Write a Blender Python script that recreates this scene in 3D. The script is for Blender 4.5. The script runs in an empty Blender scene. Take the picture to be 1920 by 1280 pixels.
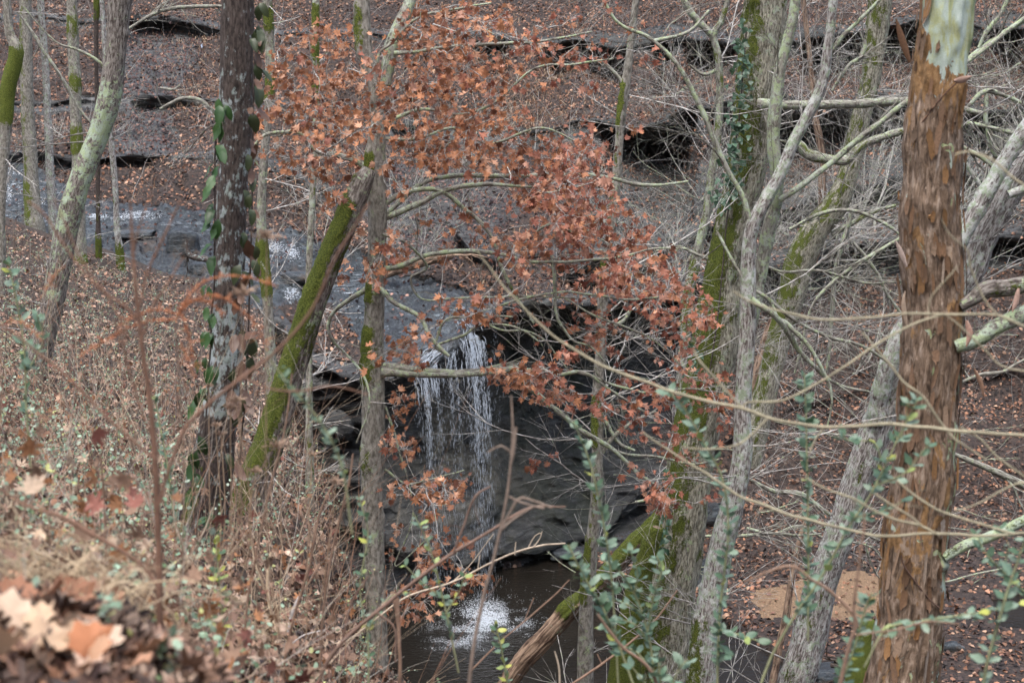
import bpy, math, random
import numpy as np
from mathutils import Matrix, Vector
sc = bpy.context.scene
COL = sc.collection
PI = math.pi
# ------------------------------------------------------------------ camera, sky, sun, exposure
PITCH = math.radians(10.0)
FPX = 3200.0                                   # focal length in pixels of the 1920 px wide photograph
cam_d = bpy.data.cameras.new('camera'); cam = bpy.data.objects.new('camera', cam_d); COL.objects.link(cam)
cam.location = (0, 0, 0); cam.rotation_euler = (PI/2 - PITCH, 0, 0)
cam_d.sensor_width = 36; cam_d.lens = 60; cam_d.clip_start = 0.1; cam_d.clip_end = 1000
cam_d.dof.use_dof = True; cam_d.dof.focus_distance = 23; cam_d.dof.aperture_fstop = 4.2
sc.camera = cam
w = bpy.data.worlds.new('World'); sc.world = w; w.use_nodes = True
wn = w.node_tree; bg = wn.nodes['Background']
sky = wn.nodes.new('ShaderNodeTexSky'); sky.sky_type = 'NISHITA'; sky.sun_disc = False
sky.sun_elevation = math.radians(70); sky.sun_rotation = math.radians(200)
sky.air_density = 1.0; sky.dust_density = 4.0; sky.ozone_density = 1.0
hs = wn.nodes.new('ShaderNodeHueSaturation'); hs.inputs['Saturation'].default_value = 0.78
wn.links.new(sky.outputs[0], hs.inputs['Color']); wn.links.new(hs.outputs[0], bg.inputs['Color'])
bg.inputs['Strength'].default_value = 0.13
sd = bpy.data.lights.new('sun', 'SUN'); so = bpy.data.objects.new('sun', sd); COL.objects.link(so)
sd.energy = 1.0; sd.angle = math.radians(50); sd.color = (1.0, 0.99, 0.97)
el, rot = math.radians(70), math.radians(200)
sdir = Vector((math.sin(rot)*math.cos(el), math.cos(rot)*math.cos(el), math.sin(el)))
so.rotation_euler = sdir.to_track_quat('Z', 'Y').to_euler()
sc.view_settings.view_transform = 'Standard'; sc.view_settings.look = 'None'
sc.view_settings.exposure = 1.38; sc.view_settings.gamma = 1; sc.view_settings.use_curve_mapping = False
sc.render.engine = 'CYCLES'
sc.cycles.max_bounces = 5; sc.cycles.transparent_max_bounces = 12; sc.cycles.diffuse_bounces = 3
sc.cycles.use_denoising = True

rs = np.random.RandomState(7)
CT, ST = math.cos(PITCH), math.sin(PITCH)
def P(px, py, D):
    """the point that stands D metres ahead, seen in the photograph at px, py"""
    px = np.asarray(px, float); py = np.asarray(py, float); D = np.asarray(D, float)
    a = (px - 960)/FPX; b = (640 - py)/FPX
    s = D/(CT + b*ST)
    return np.stack([a*s, D*np.ones_like(a*s), (-ST + b*CT)*s], -1)
def proj(V):
    x, y, z = V[..., 0], V[..., 1], V[..., 2]
    dep = y*CT - z*ST; up = y*ST + z*CT
    return 960 + FPX*x/dep, 640 - FPX*up/dep
def ppm(D): return D/FPX                          # metres per photo pixel at D

# ------------------------------------------------------------------ noise
def _h(i, j, k, s):
    n = (i*374761393 + j*668265263 + k*2246822519 + s*3266489917) & 0xffffffff
    n = ((n ^ (n >> 13))*1274126177) & 0xffffffff
    return ((n ^ (n >> 16)) & 0xffff)/65535.0
def vn(p, s=0):
    p = np.asarray(p, float); i = np.floor(p).astype(np.int64); f = p - i; f = f*f*(3-2*f)
    r = 0
    for a in (0, 1):
        for b in (0, 1):
            for c in (0, 1):
                wgt = (f[..., 0] if a else 1-f[..., 0])*(f[..., 1] if b else 1-f[..., 1])*(f[..., 2] if c else 1-f[..., 2])
                r = r + wgt*_h(i[..., 0]+a, i[..., 1]+b, i[..., 2]+c, s)
    return r - 0.5
def fbm(p, o=4, s=0):
    r = 0; amp = 1
    p = np.asarray(p, float)
    for k in range(o):
        r = r + amp*vn(p, s+k*17); p = p*2.03 + 5.1; amp *= 0.5
    return r
def sstep(a, b, x):
    t = np.clip((x-a)/(b-a), 0, 1); return t*t*(3-2*t)
def inpoly(px, py, poly):
    px = np.asarray(px); py = np.asarray(py); c = np.zeros(px.shape, bool); n = len(poly)
    for i in range(n):
        x0, y0 = poly[i]; x1, y1 = poly[(i+1) % n]
        if y0 == y1: continue
        k = ((y0 > py) != (y1 > py)) & (px < (x1-x0)*(py-y0)/(y1-y0) + x0)
        c ^= k
    return c

# ------------------------------------------------------------------ node helpers / materials
def new_mat(name):
    m = bpy.data.materials.new(name); m.use_nodes = True; nt = m.node_tree; nt.nodes.clear()
    out = nt.nodes.new('ShaderNodeOutputMaterial'); bs = nt.nodes.new('ShaderNodeBsdfPrincipled')
    nt.links.new(bs.outputs[0], out.inputs[0]); return m, nt, bs, out
class N:
    def __init__(s, nt): s.nt = nt
    def node(s, t, **kw):
        n = s.nt.nodes.new(t)
        for k, v in kw.items(): setattr(n, k, v)
        return n
    def link(s, a, b):
        if isinstance(a, (int, float)): b.default_value = a
        elif isinstance(a, tuple): b.default_value = a if len(a) == 4 or b.type == 'VECTOR' else (*a, 1)
        else: s.nt.links.new(a, b)
    def math(s, op, a, b=0.0, c=None, clamp=False):
        n = s.node('ShaderNodeMath', operation=op, use_clamp=clamp); s.link(a, n.inputs[0]); s.link(b, n.inputs[1])
        if c is not None: s.link(c, n.inputs[2])
        return n.outputs[0]
    def attr(s, name): return s.node('ShaderNodeAttribute', attribute_name=name)
    def mapping(s, vec, scale):
        n = s.node('ShaderNodeMapping'); s.link(vec, n.inputs['Vector']); n.inputs['Scale'].default_value = scale; return n.outputs[0]
    def noise(s, vec, scale, detail=4, rough=0.6, dist=0.0):
        n = s.node('ShaderNodeTexNoise'); s.link(vec, n.inputs['Vector']); n.inputs['Scale'].default_value = scale
        n.inputs['Detail'].default_value = detail; n.inputs['Roughness'].default_value = rough; n.inputs['Distortion'].default_value = dist
        return n.outputs['Fac']
    def voro(s, vec, scale, feat='F1', rand=1.0):
        n = s.node('ShaderNodeTexVoronoi', feature=feat); s.link(vec, n.inputs['Vector']); n.inputs['Scale'].default_value = scale
        n.inputs['Randomness'].default_value = rand; return n
    def ramp(s, f, stops):
        n = s.node('ShaderNodeValToRGB'); s.link(f, n.inputs[0]); e = n.color_ramp.elements
        while len(e) < len(stops): e.new(0.5)
        for q, (p, c) in zip(e, stops): q.position = p; q.color = (*c, 1) if len(c) == 3 else c
        return n.outputs[0]
    def mix(s, f, a, b, bt='MIX'):
        n = s.node('ShaderNodeMix', data_type='RGBA', blend_type=bt); s.link(f, n.inputs[0]); s.link(a, n.inputs[6]); s.link(b, n.inputs[7]); return n.outputs[2]
    def rng(s, v, a, b, c=0.0, d=1.0):
        n = s.node('ShaderNodeMapRange', interpolation_type='SMOOTHSTEP'); s.link(v, n.inputs[0])
        for i, q in enumerate((a, b, c, d)): n.inputs[i+1].default_value = q
        return n.outputs[0]
    def bump(s, h, st, dist, nrm=None):
        n = s.node('ShaderNodeBump'); n.inputs['Strength'].default_value = st; n.inputs['Distance'].default_value = dist
        s.link(h, n.inputs['Height'])
        if nrm is not None: s.link(nrm, n.inputs['Normal'])
        return n.outputs[0]
    def sep(s, c):
        n = s.node('ShaderNodeSeparateColor'); s.link(c, n.inputs[0]); return n.outputs

MOSS = (0.105, 0.125, 0.02); MOSS2 = (0.045, 0.06, 0.012)
LICH = (0.42, 0.46, 0.38)
def bark_mat(name, dark, light, scale=30, stretch=0.12, bump=0.6, lich=LICH, lich2=(0.36, 0.43, 0.25), lscale=24, thin=False, lst=1.0):
    m, nt, bs, out = new_mat(name); n = N(nt)
    co = n.attr('bc').outputs['Vector']; mk = n.sep(n.attr('mk').outputs['Color'])
    st = n.mapping(co, (1, 1, stretch))
    r1 = n.noise(st, scale, 5, 0.62, 0.15)
    r2 = n.noise(co, scale*0.35, 5, 0.7)
    r3 = n.noise(co, scale*6, 3, 0.7)
    base = n.ramp(r1, [(0.34, tuple(c*0.4 for c in dark)), (0.46, dark), (0.58, light), (0.8, tuple(min(1, c*1.25) for c in light))])
    base = n.mix(n.rng(r2, 0.35, 0.7), base, n.mix(0.5, base, light))
    base = n.mix(0.35, base, n.ramp(r3, [(0.3, (0.25,)*3), (0.7, (0.8,)*3)]), 'OVERLAY')
    # lichen: crusty patches
    lco = n.mapping(co, (1, 1, lst)); ln = n.noise(lco, lscale, 6, 0.75, 0.4); lb = n.noise(co, lscale*0.22, 3, 0.6)
    lv = n.math('ADD', n.math('MULTIPLY', ln, 0.65), n.math('MULTIPLY', lb, 0.55))
    lv = n.math('ADD', lv, n.math('MULTIPLY', mk[1], 0.21))
    lf = n.rng(lv, 0.755, 0.83)
    lc = n.mix(n.rng(n.noise(co, lscale*0.5, 3), 0.42, 0.58), lich, lich2)
    lc = n.mix(n.rng(n.noise(co, lscale*5, 3, 0.7), 0.3, 0.6), n.mix(0.5, lc, dark), lc)
    base = n.mix(lf, base, lc)
    # moss
    mn = n.math('ADD', n.math('MULTIPLY', n.noise(n.mapping(co, (1, 1, .45)), 9, 4, 0.65), 0.9), n.math('MULTIPLY', n.noise(co, 48, 5, 0.75), 0.5)); mv = n.math('ADD', mn, n.math('MULTIPLY', mk[0], 0.31))
    mf = n.rng(mv, 0.88, 0.97)
    mc = n.ramp(n.noise(co, 90, 4, 0.7), [(0.34, (0.025, 0.035, 0.008)), (0.5, (0.09, 0.115, 0.018)), (0.68, (0.23, 0.25, 0.045))])
    base = n.mix(mf, base, mc)
    n.link(base, bs.inputs['Base Color']); bs.inputs['Roughness'].default_value = 0.85
    bs.inputs['Specular IOR Level'].default_value = 0.25
    if not thin:
        h = n.math('ADD', n.math('MULTIPLY', r1, 1.0), n.math('MULTIPLY', r3, 0.25))
        h = n.math('ADD', h, n.math('MULTIPLY', lf, 0.15))
        h = n.math('ADD', h, n.math('MULTIPLY', n.math('MULTIPLY', mf, n.noise(co, 110, 4, 0.8)), 1.2))
        n.link(n.bump(h, bump, 0.02), bs.inputs['Normal'])
    return m
B = {
 'grey':   bark_mat('bark_grey', (0.15, 0.135, 0.11), (0.31, 0.29, 0.25), 34, 0.45, 0.5),
 'brown':  bark_mat('bark_brown', (0.045, 0.034, 0.030), (0.115, 0.09, 0.078), 75, 0.22, 0.9, (0.50, 0.55, 0.56), (0.40, 0.47, 0.43), 52, lst=.35),
 'lichen': bark_mat('bark_lichen', (0.08, 0.06, 0.05), (0.30, 0.27, 0.24), 60, 0.22, 0.9, (0.50, 0.60, 0.47), (0.44, 0.54, 0.32), 26),
 'ridged': bark_mat('bark_ridged', (0.12, 0.105, 0.075), (0.40, 0.38, 0.30), 62, 0.20, 1.0),
 'white':  bark_mat('bark_white', (0.11, 0.08, 0.07), (0.48, 0.46, 0.43), 62, 0.20, 0.9, (0.64, 0.66, 0.62), (0.38, 0.46, 0.32), 36, lst=.6),
 'limb':   bark_mat('bark_limb', (0.14, 0.125, 0.10), (0.30, 0.29, 0.25), 40, 0.3, 0.5, (0.42, 0.48, 0.38), (0.36, 0.44, 0.25), 40),
 'twig':   bark_mat('bark_twig', (0.22, 0.20, 0.18), (0.52, 0.50, 0.47), 60, 0.3, 0.2, thin=True),
 'rotten': bark_mat('rotten_wood', (0.09, 0.055, 0.04), (0.34, 0.24, 0.17), 30, 0.12, 1.0),
}
def attr_mat(name, rough=0.7, transl=0.0, nscale=0, spec=0.3, bump=0.0):
    m, nt, bs, out = new_mat(name); n = N(nt)
    c = n.attr('lc').outputs['Color']
    tc = n.node('ShaderNodeTexCoord').outputs['Object']
    if nscale: c = n.mix(0.45, c, n.ramp(n.noise(tc, nscale, 4, 0.7), [(0.3, (0.22,)*3), (0.7, (0.8,)*3)]), 'OVERLAY')
    n.link(c, bs.inputs['Base Color']); bs.inputs['Roughness'].default_value = rough
    bs.inputs['Specular IOR Level'].default_value = spec
    if bump: n.link(n.bump(n.noise(tc, nscale*1.5, 3), bump, 0.01), bs.inputs['Normal'])
    if transl:
        t = n.node('ShaderNodeBsdfTranslucent'); n.link(c, t.inputs[0]); mx = n.node('ShaderNodeMixShader'); mx.inputs[0].default_value = transl
        nt.links.new(bs.outputs[0], mx.inputs[1]); nt.links.new(t.outputs[0], mx.inputs[2]); nt.links.new(mx.outputs[0], out.inputs[0])
    return m
M_LEAF = attr_mat('dry_leaf', 0.6, 0.28, 60, 0.35)
M_GREEN = attr_mat('green_leaf', 0.42, 0.2, 50, 0.5)
M_LITTER = attr_mat('litter_leaf', 0.65, 0.1, 40, 0.35)
M_STEM = attr_mat('dry_stem', 0.8, 0.0, 70, 0.25)

def rock_nodes(n, co, wetness):
    a = n.noise(n.mapping(co, (0.8, 0.8, 7.0)), 1.6, 7, 0.68, 0.8)
    b = n.noise(co, 0.7, 6, 0.7); c = n.noise(co, 14, 5, 0.75)
    return a, b, c

def ground_mat():
    m, nt, bs, out = new_mat('gorge_ground'); n = N(nt)
    co = n.node('ShaderNodeTexCoord').outputs['Object']
    k = n.sep(n.attr('mk').outputs['Color']); k2 = n.sep(n.attr('mk2').outputs['Color'])
    rock, slate, sand = k[0], k[1], k[2]; green, tan, litter = k2[0], k2[1], k2[2]
    a, b, c = rock_nodes(n, co, 0)
    rk = n.ramp(a, [(0.30, (0.010, 0.010, 0.010)), (0.42, (0.030, 0.030, 0.030)), (0.55, (0.070, 0.071, 0.070)), (0.72, (0.16, 0.158, 0.15))])
    rk = n.mix(0.5, rk, n.ramp(c, [(0.3, (0.2,)*3), (0.7, (0.8,)*3)]), 'OVERLAY')
    gm = n.math('MULTIPLY', green, n.rng(b, 0.38, 0.6)); rk = n.mix(gm, rk, n.mix(c, (0.008, 0.012, 0.006), (0.032, 0.042, 0.018)))  # near-black algae green: real growth plus recess shade put into the colour
    tm = n.math('MULTIPLY', tan, n.rng(n.noise(co, 1.3, 5, 0.7), 0.36, 0.60)); rk = n.mix(tm, rk, n.mix(c, (0.09, 0.082, 0.062), (0.30, 0.27, 0.20)))
    # wet slate with fine streaks that run with the flow (down to the right)
    mp = n.node('ShaderNodeMapping'); n.link(co, mp.inputs['Vector']); mp.inputs['Rotation'].default_value = (0, 0, math.radians(38)); mp.inputs['Scale'].default_value = (1.2, 9.0, 4.0)
    s1 = n.noise(mp.outputs[0], 1.3, 7, 0.7, 0.5)
    sl = n.ramp(s1, [(0.34, (0.010, 0.011, 0.012)), (0.45, (0.034, 0.041, 0.046)), (0.55, (0.072, 0.087, 0.096)), (0.68, (0.19, 0.22, 0.235))])
    sl = n.mix(n.rng(b, 0.40, 0.58), n.mix(0.65, sl, (0.03, 0.034, 0.042)), sl)
    sl = n.mix(n.rng(n.noise(co, 0.9, 5, .7), 0.52, 0.68), sl, (0.085, 0.065, 0.05))
    sl = n.mix(0.6, sl, n.ramp(c, [(0.3, (0.12,)*3), (0.7, (0.85,)*3)]), 'OVERLAY')
    soil = n.ramp(n.noise(co, 9, 7, 0.75), [(0.34, (0.010, 0.008, 0.007)), (0.48, (0.036, 0.025, 0.021)), (0.6, (0.085, 0.055, 0.042)), (0.74, (0.17, 0.11, 0.08))])
    sd_ = n.ramp(n.noise(co, 26, 8, 0.85), [(0.38, (0.09, 0.055, 0.03)), (0.52, (0.26, 0.165, 0.095)), (0.64, (0.42, 0.29, 0.18))])
    col = n.mix(n.rng(n.math('ADD', rock, n.math('MULTIPLY', n.math('SUBTRACT', c, 0.5), 0.7)), 0.4, 0.6), soil, rk)
    sf = n.rng(n.math('ADD', slate, n.math('MULTIPLY', n.math('SUBTRACT', c, 0.5), 0.7)), 0.4, 0.6)
    col = n.mix(sf, col, sl)
    col = n.mix(n.rng(n.math('ADD', sand, n.math('MULTIPLY', n.math('SUBTRACT', c, 0.5), 0.8)), 0.4, 0.6), col, sd_)
    n.link(col, bs.inputs['Base Color'])
    n.link(n.math('SUBTRACT', 0.85, n.math('MULTIPLY', n.math('MAXIMUM', sf, n.math('MULTIPLY', rock, 0.6)), 0.5)), bs.inputs['Roughness'])
    h = n.math('ADD', n.math('MULTIPLY', a, 1.2), n.math('MULTIPLY', c, 0.5)); h = n.math('ADD', h, n.math('MULTIPLY', n.noise(co, 45, 3, 0.7), 0.2))
    n.link(n.bump(h, 0.9, 0.12), bs.inputs['Normal'])
    return m
M_GROUND = ground_mat()
def soil_mat():
    m, nt, bs, out = new_mat('bank_soil'); n = N(nt); co = n.node('ShaderNodeTexCoord').outputs['Object']
    a = n.noise(co, 14, 7, 0.75)
    n.link(n.ramp(a, [(0.3, (0.015, 0.011, 0.009)), (0.5, (0.05, 0.035, 0.026)), (0.7, (0.12, 0.08, 0.06))]), bs.inputs['Base Color'])  # soil darkened all over; contact shade under plants is put in its colour
    bs.inputs['Roughness'].default_value = 0.9; n.link(n.bump(a, 1.0, 0.05), bs.inputs['Normal']); return m
M_SOIL = soil_mat()
def pool_mat():
    m, nt, bs, out = new_mat('pool_water'); n = N(nt); co = n.node('ShaderNodeTexCoord').outputs['Object']
    n.link(n.mix(n.noise(co, 0.6, 4), (0.008, 0.0075, 0.006), (0.022, 0.018, 0.014)), bs.inputs['Base Color'])
    bs.inputs['Roughness'].default_value = 0.08; bs.inputs['IOR'].default_value = 1.33
    h = n.math('ADD', n.noise(n.mapping(co, (1, 1.6, 1)), 5, 4, 0.6, 0.5), n.math('MULTIPLY', n.noise(co, 20, 3, 0.6), 0.3))
    n.link(n.bump(h, 0.6, 0.05), bs.inputs['Normal']); return m
def stream_mat():
    m, nt, bs, out = new_mat('stream_water'); n = N(nt); co = n.node('ShaderNodeTexCoord').outputs['Object']
    mp = n.node('ShaderNodeMapping'); n.link(co, mp.inputs['Vector']); mp.inputs['Rotation'].default_value = (0, 0, math.radians(38)); mp.inputs['Scale'].default_value = (1.0, 5.0, 3.0)
    s1 = n.noise(mp.outputs[0], 2.2, 7, 0.72, 0.4)
    n.link(n.ramp(s1, [(0.38, (0.03, 0.034, 0.04)), (0.50, (0.07, 0.08, 0.09)), (0.60, (0.16, 0.185, 0.205)), (0.70, (0.6, 0.66, 0.7))]), bs.inputs['Base Color'])
    bs.inputs['Roughness'].default_value = 0.14; bs.inputs['IOR'].default_value = 1.33
    n.link(n.bump(s1, 0.6, 0.08), bs.inputs['Normal'])
    tr = n.node('ShaderNodeBsdfTransparent'); mx = n.node('ShaderNodeMixShader')
    n.link(n.rng(s1, 0.42, 0.66, 0.05, 0.85), mx.inputs[0])
    nt.links.new(tr.outputs[0], mx.inputs[1]); nt.links.new(bs.outputs[0], mx.inputs[2]); nt.links.new(mx.outputs[0], out.inputs[0]); return m
def drop_mat(name, alpha):
    m, nt, bs, out = new_mat(name); bs.inputs['Base Color'].default_value = (0.80, 0.86, 0.92, 1); bs.inputs['Roughness'].default_value = 0.25
    bs.inputs['IOR'].default_value = 1.33
    n = N(nt); tr = n.node('ShaderNodeBsdfTransparent'); t2 = n.node('ShaderNodeBsdfTranslucent'); t2.inputs[0].default_value = (0.85, 0.9, 0.95, 1)
    a = n.node('ShaderNodeMixShader'); a.inputs[0].default_value = 0.45; nt.links.new(bs.outputs[0], a.inputs[1]); nt.links.new(t2.outputs[0], a.inputs[2])
    mx = n.node('ShaderNodeMixShader'); mx.inputs[0].default_value = alpha
    nt.links.new(tr.outputs[0], mx.inputs[1]); nt.links.new(a.outputs[0], mx.inputs[2]); nt.links.new(mx.outputs[0], out.inputs[0]); return m
M_POOL, M_STREAM, M_DROP, M_FOAM = pool_mat(), stream_mat(), drop_mat('falling_water', 0.6), drop_mat('foam', 0.75)
def syc_mat():
    m, nt, bs, out = new_mat('sycamore_bark'); n = N(nt)
    co = n.attr('bc').outputs['Vector']; mk = n.sep(n.attr('mk').outputs['Color'])     # r: pale smooth zone, g: flaky zone
    jig = n.noise(n.mapping(co, (1, 1, 0.45)), 9, 5, 0.6, 0.9)
    plate = n.rng(n.math('ADD', jig, n.math('MULTIPLY', mk[0], 0.38)), 0.64, 0.66)       # 1 = plate has fallen, pale bark shows
    pale = n.ramp(n.noise(n.mapping(co, (1, 1, 0.3)), 11, 4, 0.6, 0.5), [(0.3, (0.19, 0.25, 0.14)), (0.45, (0.36, 0.38, 0.20)), (0.55, (0.37, 0.44, 0.37)), (0.75, (0.50, 0.56, 0.53))])
    f1 = n.noise(n.mapping(co, (1, 1, 0.25)), 40, 6, 0.68, 0.5); f2 = n.noise(n.mapping(co, (1, 1, 0.4)), 9, 5, 0.65, 0.7)
    rough_b = n.ramp(f1, [(0.30, (0.03, 0.02, 0.014)), (0.41, (0.11, 0.074, 0.05)), (0.53, (0.23, 0.16, 0.11)), (0.68, (0.42, 0.33, 0.26))])
    oran = n.ramp(n.noise(n.mapping(co, (1, 1, .5)), 40, 5, 0.7), [(0.3, (0.13, 0.075, 0.035)), (0.5, (0.27, 0.155, 0.068)), (0.7, (0.40, 0.25, 0.125))])
    br = n.mix(n.rng(n.math('ADD', f2, n.math('MULTIPLY', mk[2], 0.25)), 0.57, 0.62), rough_b, oran)
    br = n.mix(n.rng(n.noise(n.mapping(co, (1, 1, 0.5)), 15, 5, 0.7), 0.60, 0.66), br, (0.36, 0.27, 0.20))
    col = n.mix(plate, br, pale)
    col = n.mix(0.3, col, n.ramp(n.noise(co, 160, 3, 0.7), [(0.3, (0.25,)*3), (0.7, (0.75,)*3)]), 'OVERLAY')
    n.link(col, bs.inputs['Base Color']); bs.inputs['Roughness'].default_value = 0.75; bs.inputs['Specular IOR Level'].default_value = 0.3
    h = n.math('ADD', n.math('MULTIPLY', f1, n.math('SUBTRACT', 1.0, n.math('MULTIPLY', plate, 0.85))), n.math('MULTIPLY', plate, -0.35))
    h = n.math('ADD', h, n.math('MULTIPLY', f2, 0.6))
    n.link(n.bump(h, .75, 0.02), bs.inputs['Normal']); return m
M_SYC = syc_mat()

# ------------------------------------------------------------------ mesh helpers
def mk_mesh(name, V, F, mat, attrs=None, smooth=True):
    """F: list of int arrays (n,3) or (n,4)"""
    V = np.asarray(V, np.float32); F = [np.asarray(f, np.int32) for f in F if len(f)]
    me = bpy.data.meshes.new(name)
    me.vertices.add(len(V)); me.vertices.foreach_set('co', V.ravel())
    nl = sum(f.size for f in F); nf = sum(len(f) for f in F)
    me.loops.add(nl); me.loops.foreach_set('vertex_index', np.concatenate([f.ravel() for f in F]))
    me.polygons.add(nf); sz = np.concatenate([np.full(len(f), f.shape[1], np.int32) for f in F])
    me.polygons.foreach_set('loop_start', np.concatenate([[0], np.cumsum(sz)[:-1]]).astype(np.int32))
    me.update(calc_edges=True)
    if smooth: me.polygons.foreach_set('use_smooth', np.ones(nf, bool))
    for k, a in (attrs or {}).items():
        a = np.asarray(a, np.float32)
        if a.shape[1] == 4: at = me.attributes.new(k, 'FLOAT_COLOR', 'POINT'); at.data.foreach_set('color', a.ravel())
        else: at = me.attributes.new(k, 'FLOAT_VECTOR', 'POINT'); at.data.foreach_set('vector', a.ravel())
    me.materials.append(mat); me.validate(); return me
class MB:
    """collects tubes / leaves; origin is subtracted at build time"""
    def __init__(s): s.V = []; s.T = []; s.Q = []; s.A = {}; s.n = 0
    def add(s, V, Q=None, T=None, **at):
        s.V.append(V)
        if Q is not None and len(Q): s.Q.append(np.asarray(Q) + s.n)
        if T is not None and len(T): s.T.append(np.asarray(T) + s.n)
        for k, a in at.items(): s.A.setdefault(k, []).append(a)
        s.n += len(V)
    def mesh(s, name, mat, origin=(0, 0, 0), smooth=True):
        F = []
        if s.Q: F.append(np.concatenate(s.Q))
        if s.T: F.append(np.concatenate(s.T))
        return mk_mesh(name, np.concatenate(s.V) - np.asarray(origin), F, mat, {k: np.concatenate(a) for k, a in s.A.items()}, smooth)
def props(o, label=None, cat=None, group=None, kind=None):
    if label: o['label'] = label
    if cat: o['category'] = cat
    if group: o['group'] = group
    if kind: o['kind'] = kind
    return o
def link(name, me, parent=None, loc=(0, 0, 0), **kw):
    o = bpy.data.objects.new(name, me); COL.objects.link(o); o.location = loc
    if parent: o.parent = parent
    return props(o, **kw)
def thing(name, base, **kw):
    o = bpy.data.objects.new(name, None); COL.objects.link(o); o.location = tuple(float(q) for q in base); o.empty_display_size = 0.2
    return props(o, **kw)
def catmull(C, ds):
    C = np.asarray(C, float); n = len(C)
    if n < 3: k = max(2, int(np.linalg.norm(C[1, :3]-C[0, :3])/ds)+1); t = np.linspace(0, 1, k)[:, None]; return C[0]*(1-t)+C[1]*t
    E = np.vstack([2*C[0]-C[1], C, 2*C[-1]-C[-2]]); out = []
    for i in range(n-1):
        p0, p1, p2, p3 = E[i:i+4]; k = max(1, int(round(np.linalg.norm(p2[:3]-p1[:3])/ds))); t = np.arange(k)[:, None]/k
        out.append(0.5*((2*p1)+(-p0+p2)*t+(2*p0-5*p1+4*p2-p3)*t*t+(-p0+3*p1-3*p2+p3)*t**3))
    out.append(C[-1:]); return np.vstack(out)
def tube(Pt, R, sides):
    """returns V, Q, theta, s  for a tube along Pt"""
    Pt = np.asarray(Pt, float); n = len(Pt); R = np.maximum(np.asarray(R, float), 0.0005)
    T = np.gradient(Pt, axis=0); T /= np.maximum(np.linalg.norm(T, axis=1)[:, None], 1e-9)
    m = np.abs(T.mean(0)); ref = np.zeros(3); ref[1 if m[1] < 0.75 else int(np.argmin(m))] = 1
    A = np.cross(T, ref); A /= np.maximum(np.linalg.norm(A, axis=1)[:, None], 1e-6); Bn = np.cross(T, A)
    th = np.arange(sides)*2*PI/sides
    V = Pt[:, None, :] + R[:, None, None]*(np.cos(th)[None, :, None]*A[:, None, :] + np.sin(th)[None, :, None]*Bn[:, None, :])
    i = np.arange(n-1)[:, None]*sides; j = np.arange(sides)[None, :]; j2 = (j+1) % sides
    Q = np.stack([i+j, i+j2, i+sides+j2, i+sides+j], -1).reshape(-1, 4)
    s = np.concatenate([[0], np.cumsum(np.linalg.norm(np.diff(Pt, axis=0), axis=1))])
    return V.reshape(-1, 3), Q, np.tile(th, n), np.repeat(s, sides)
def add_tube(mb, Pt, R, sides=3, moss=0.0, lich=0.0, seed=0.0, lc=None, bark=True):
    V, Q, th, s = tube(Pt, R, sides); k = len(V)
    if bark:
        r = np.repeat(np.maximum(R, 0.0005), sides)
        bc = np.stack([np.cos(th)*r+seed, np.sin(th)*r+seed*1.7, s+seed*3.1], -1)
        mk = np.zeros((k, 4)); mk[:, 0] = np.repeat(np.broadcast_to(moss, len(Pt)), sides); mk[:, 1] = np.repeat(np.broadcast_to(lich, len(Pt)), sides); mk[:, 3] = 1
        mb.add(V, Q, bc=bc, mk=mk)
    else:
        mb.add(V, Q, lc=np.tile(np.array([*lc, 1.0]), (k, 1)))
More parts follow.
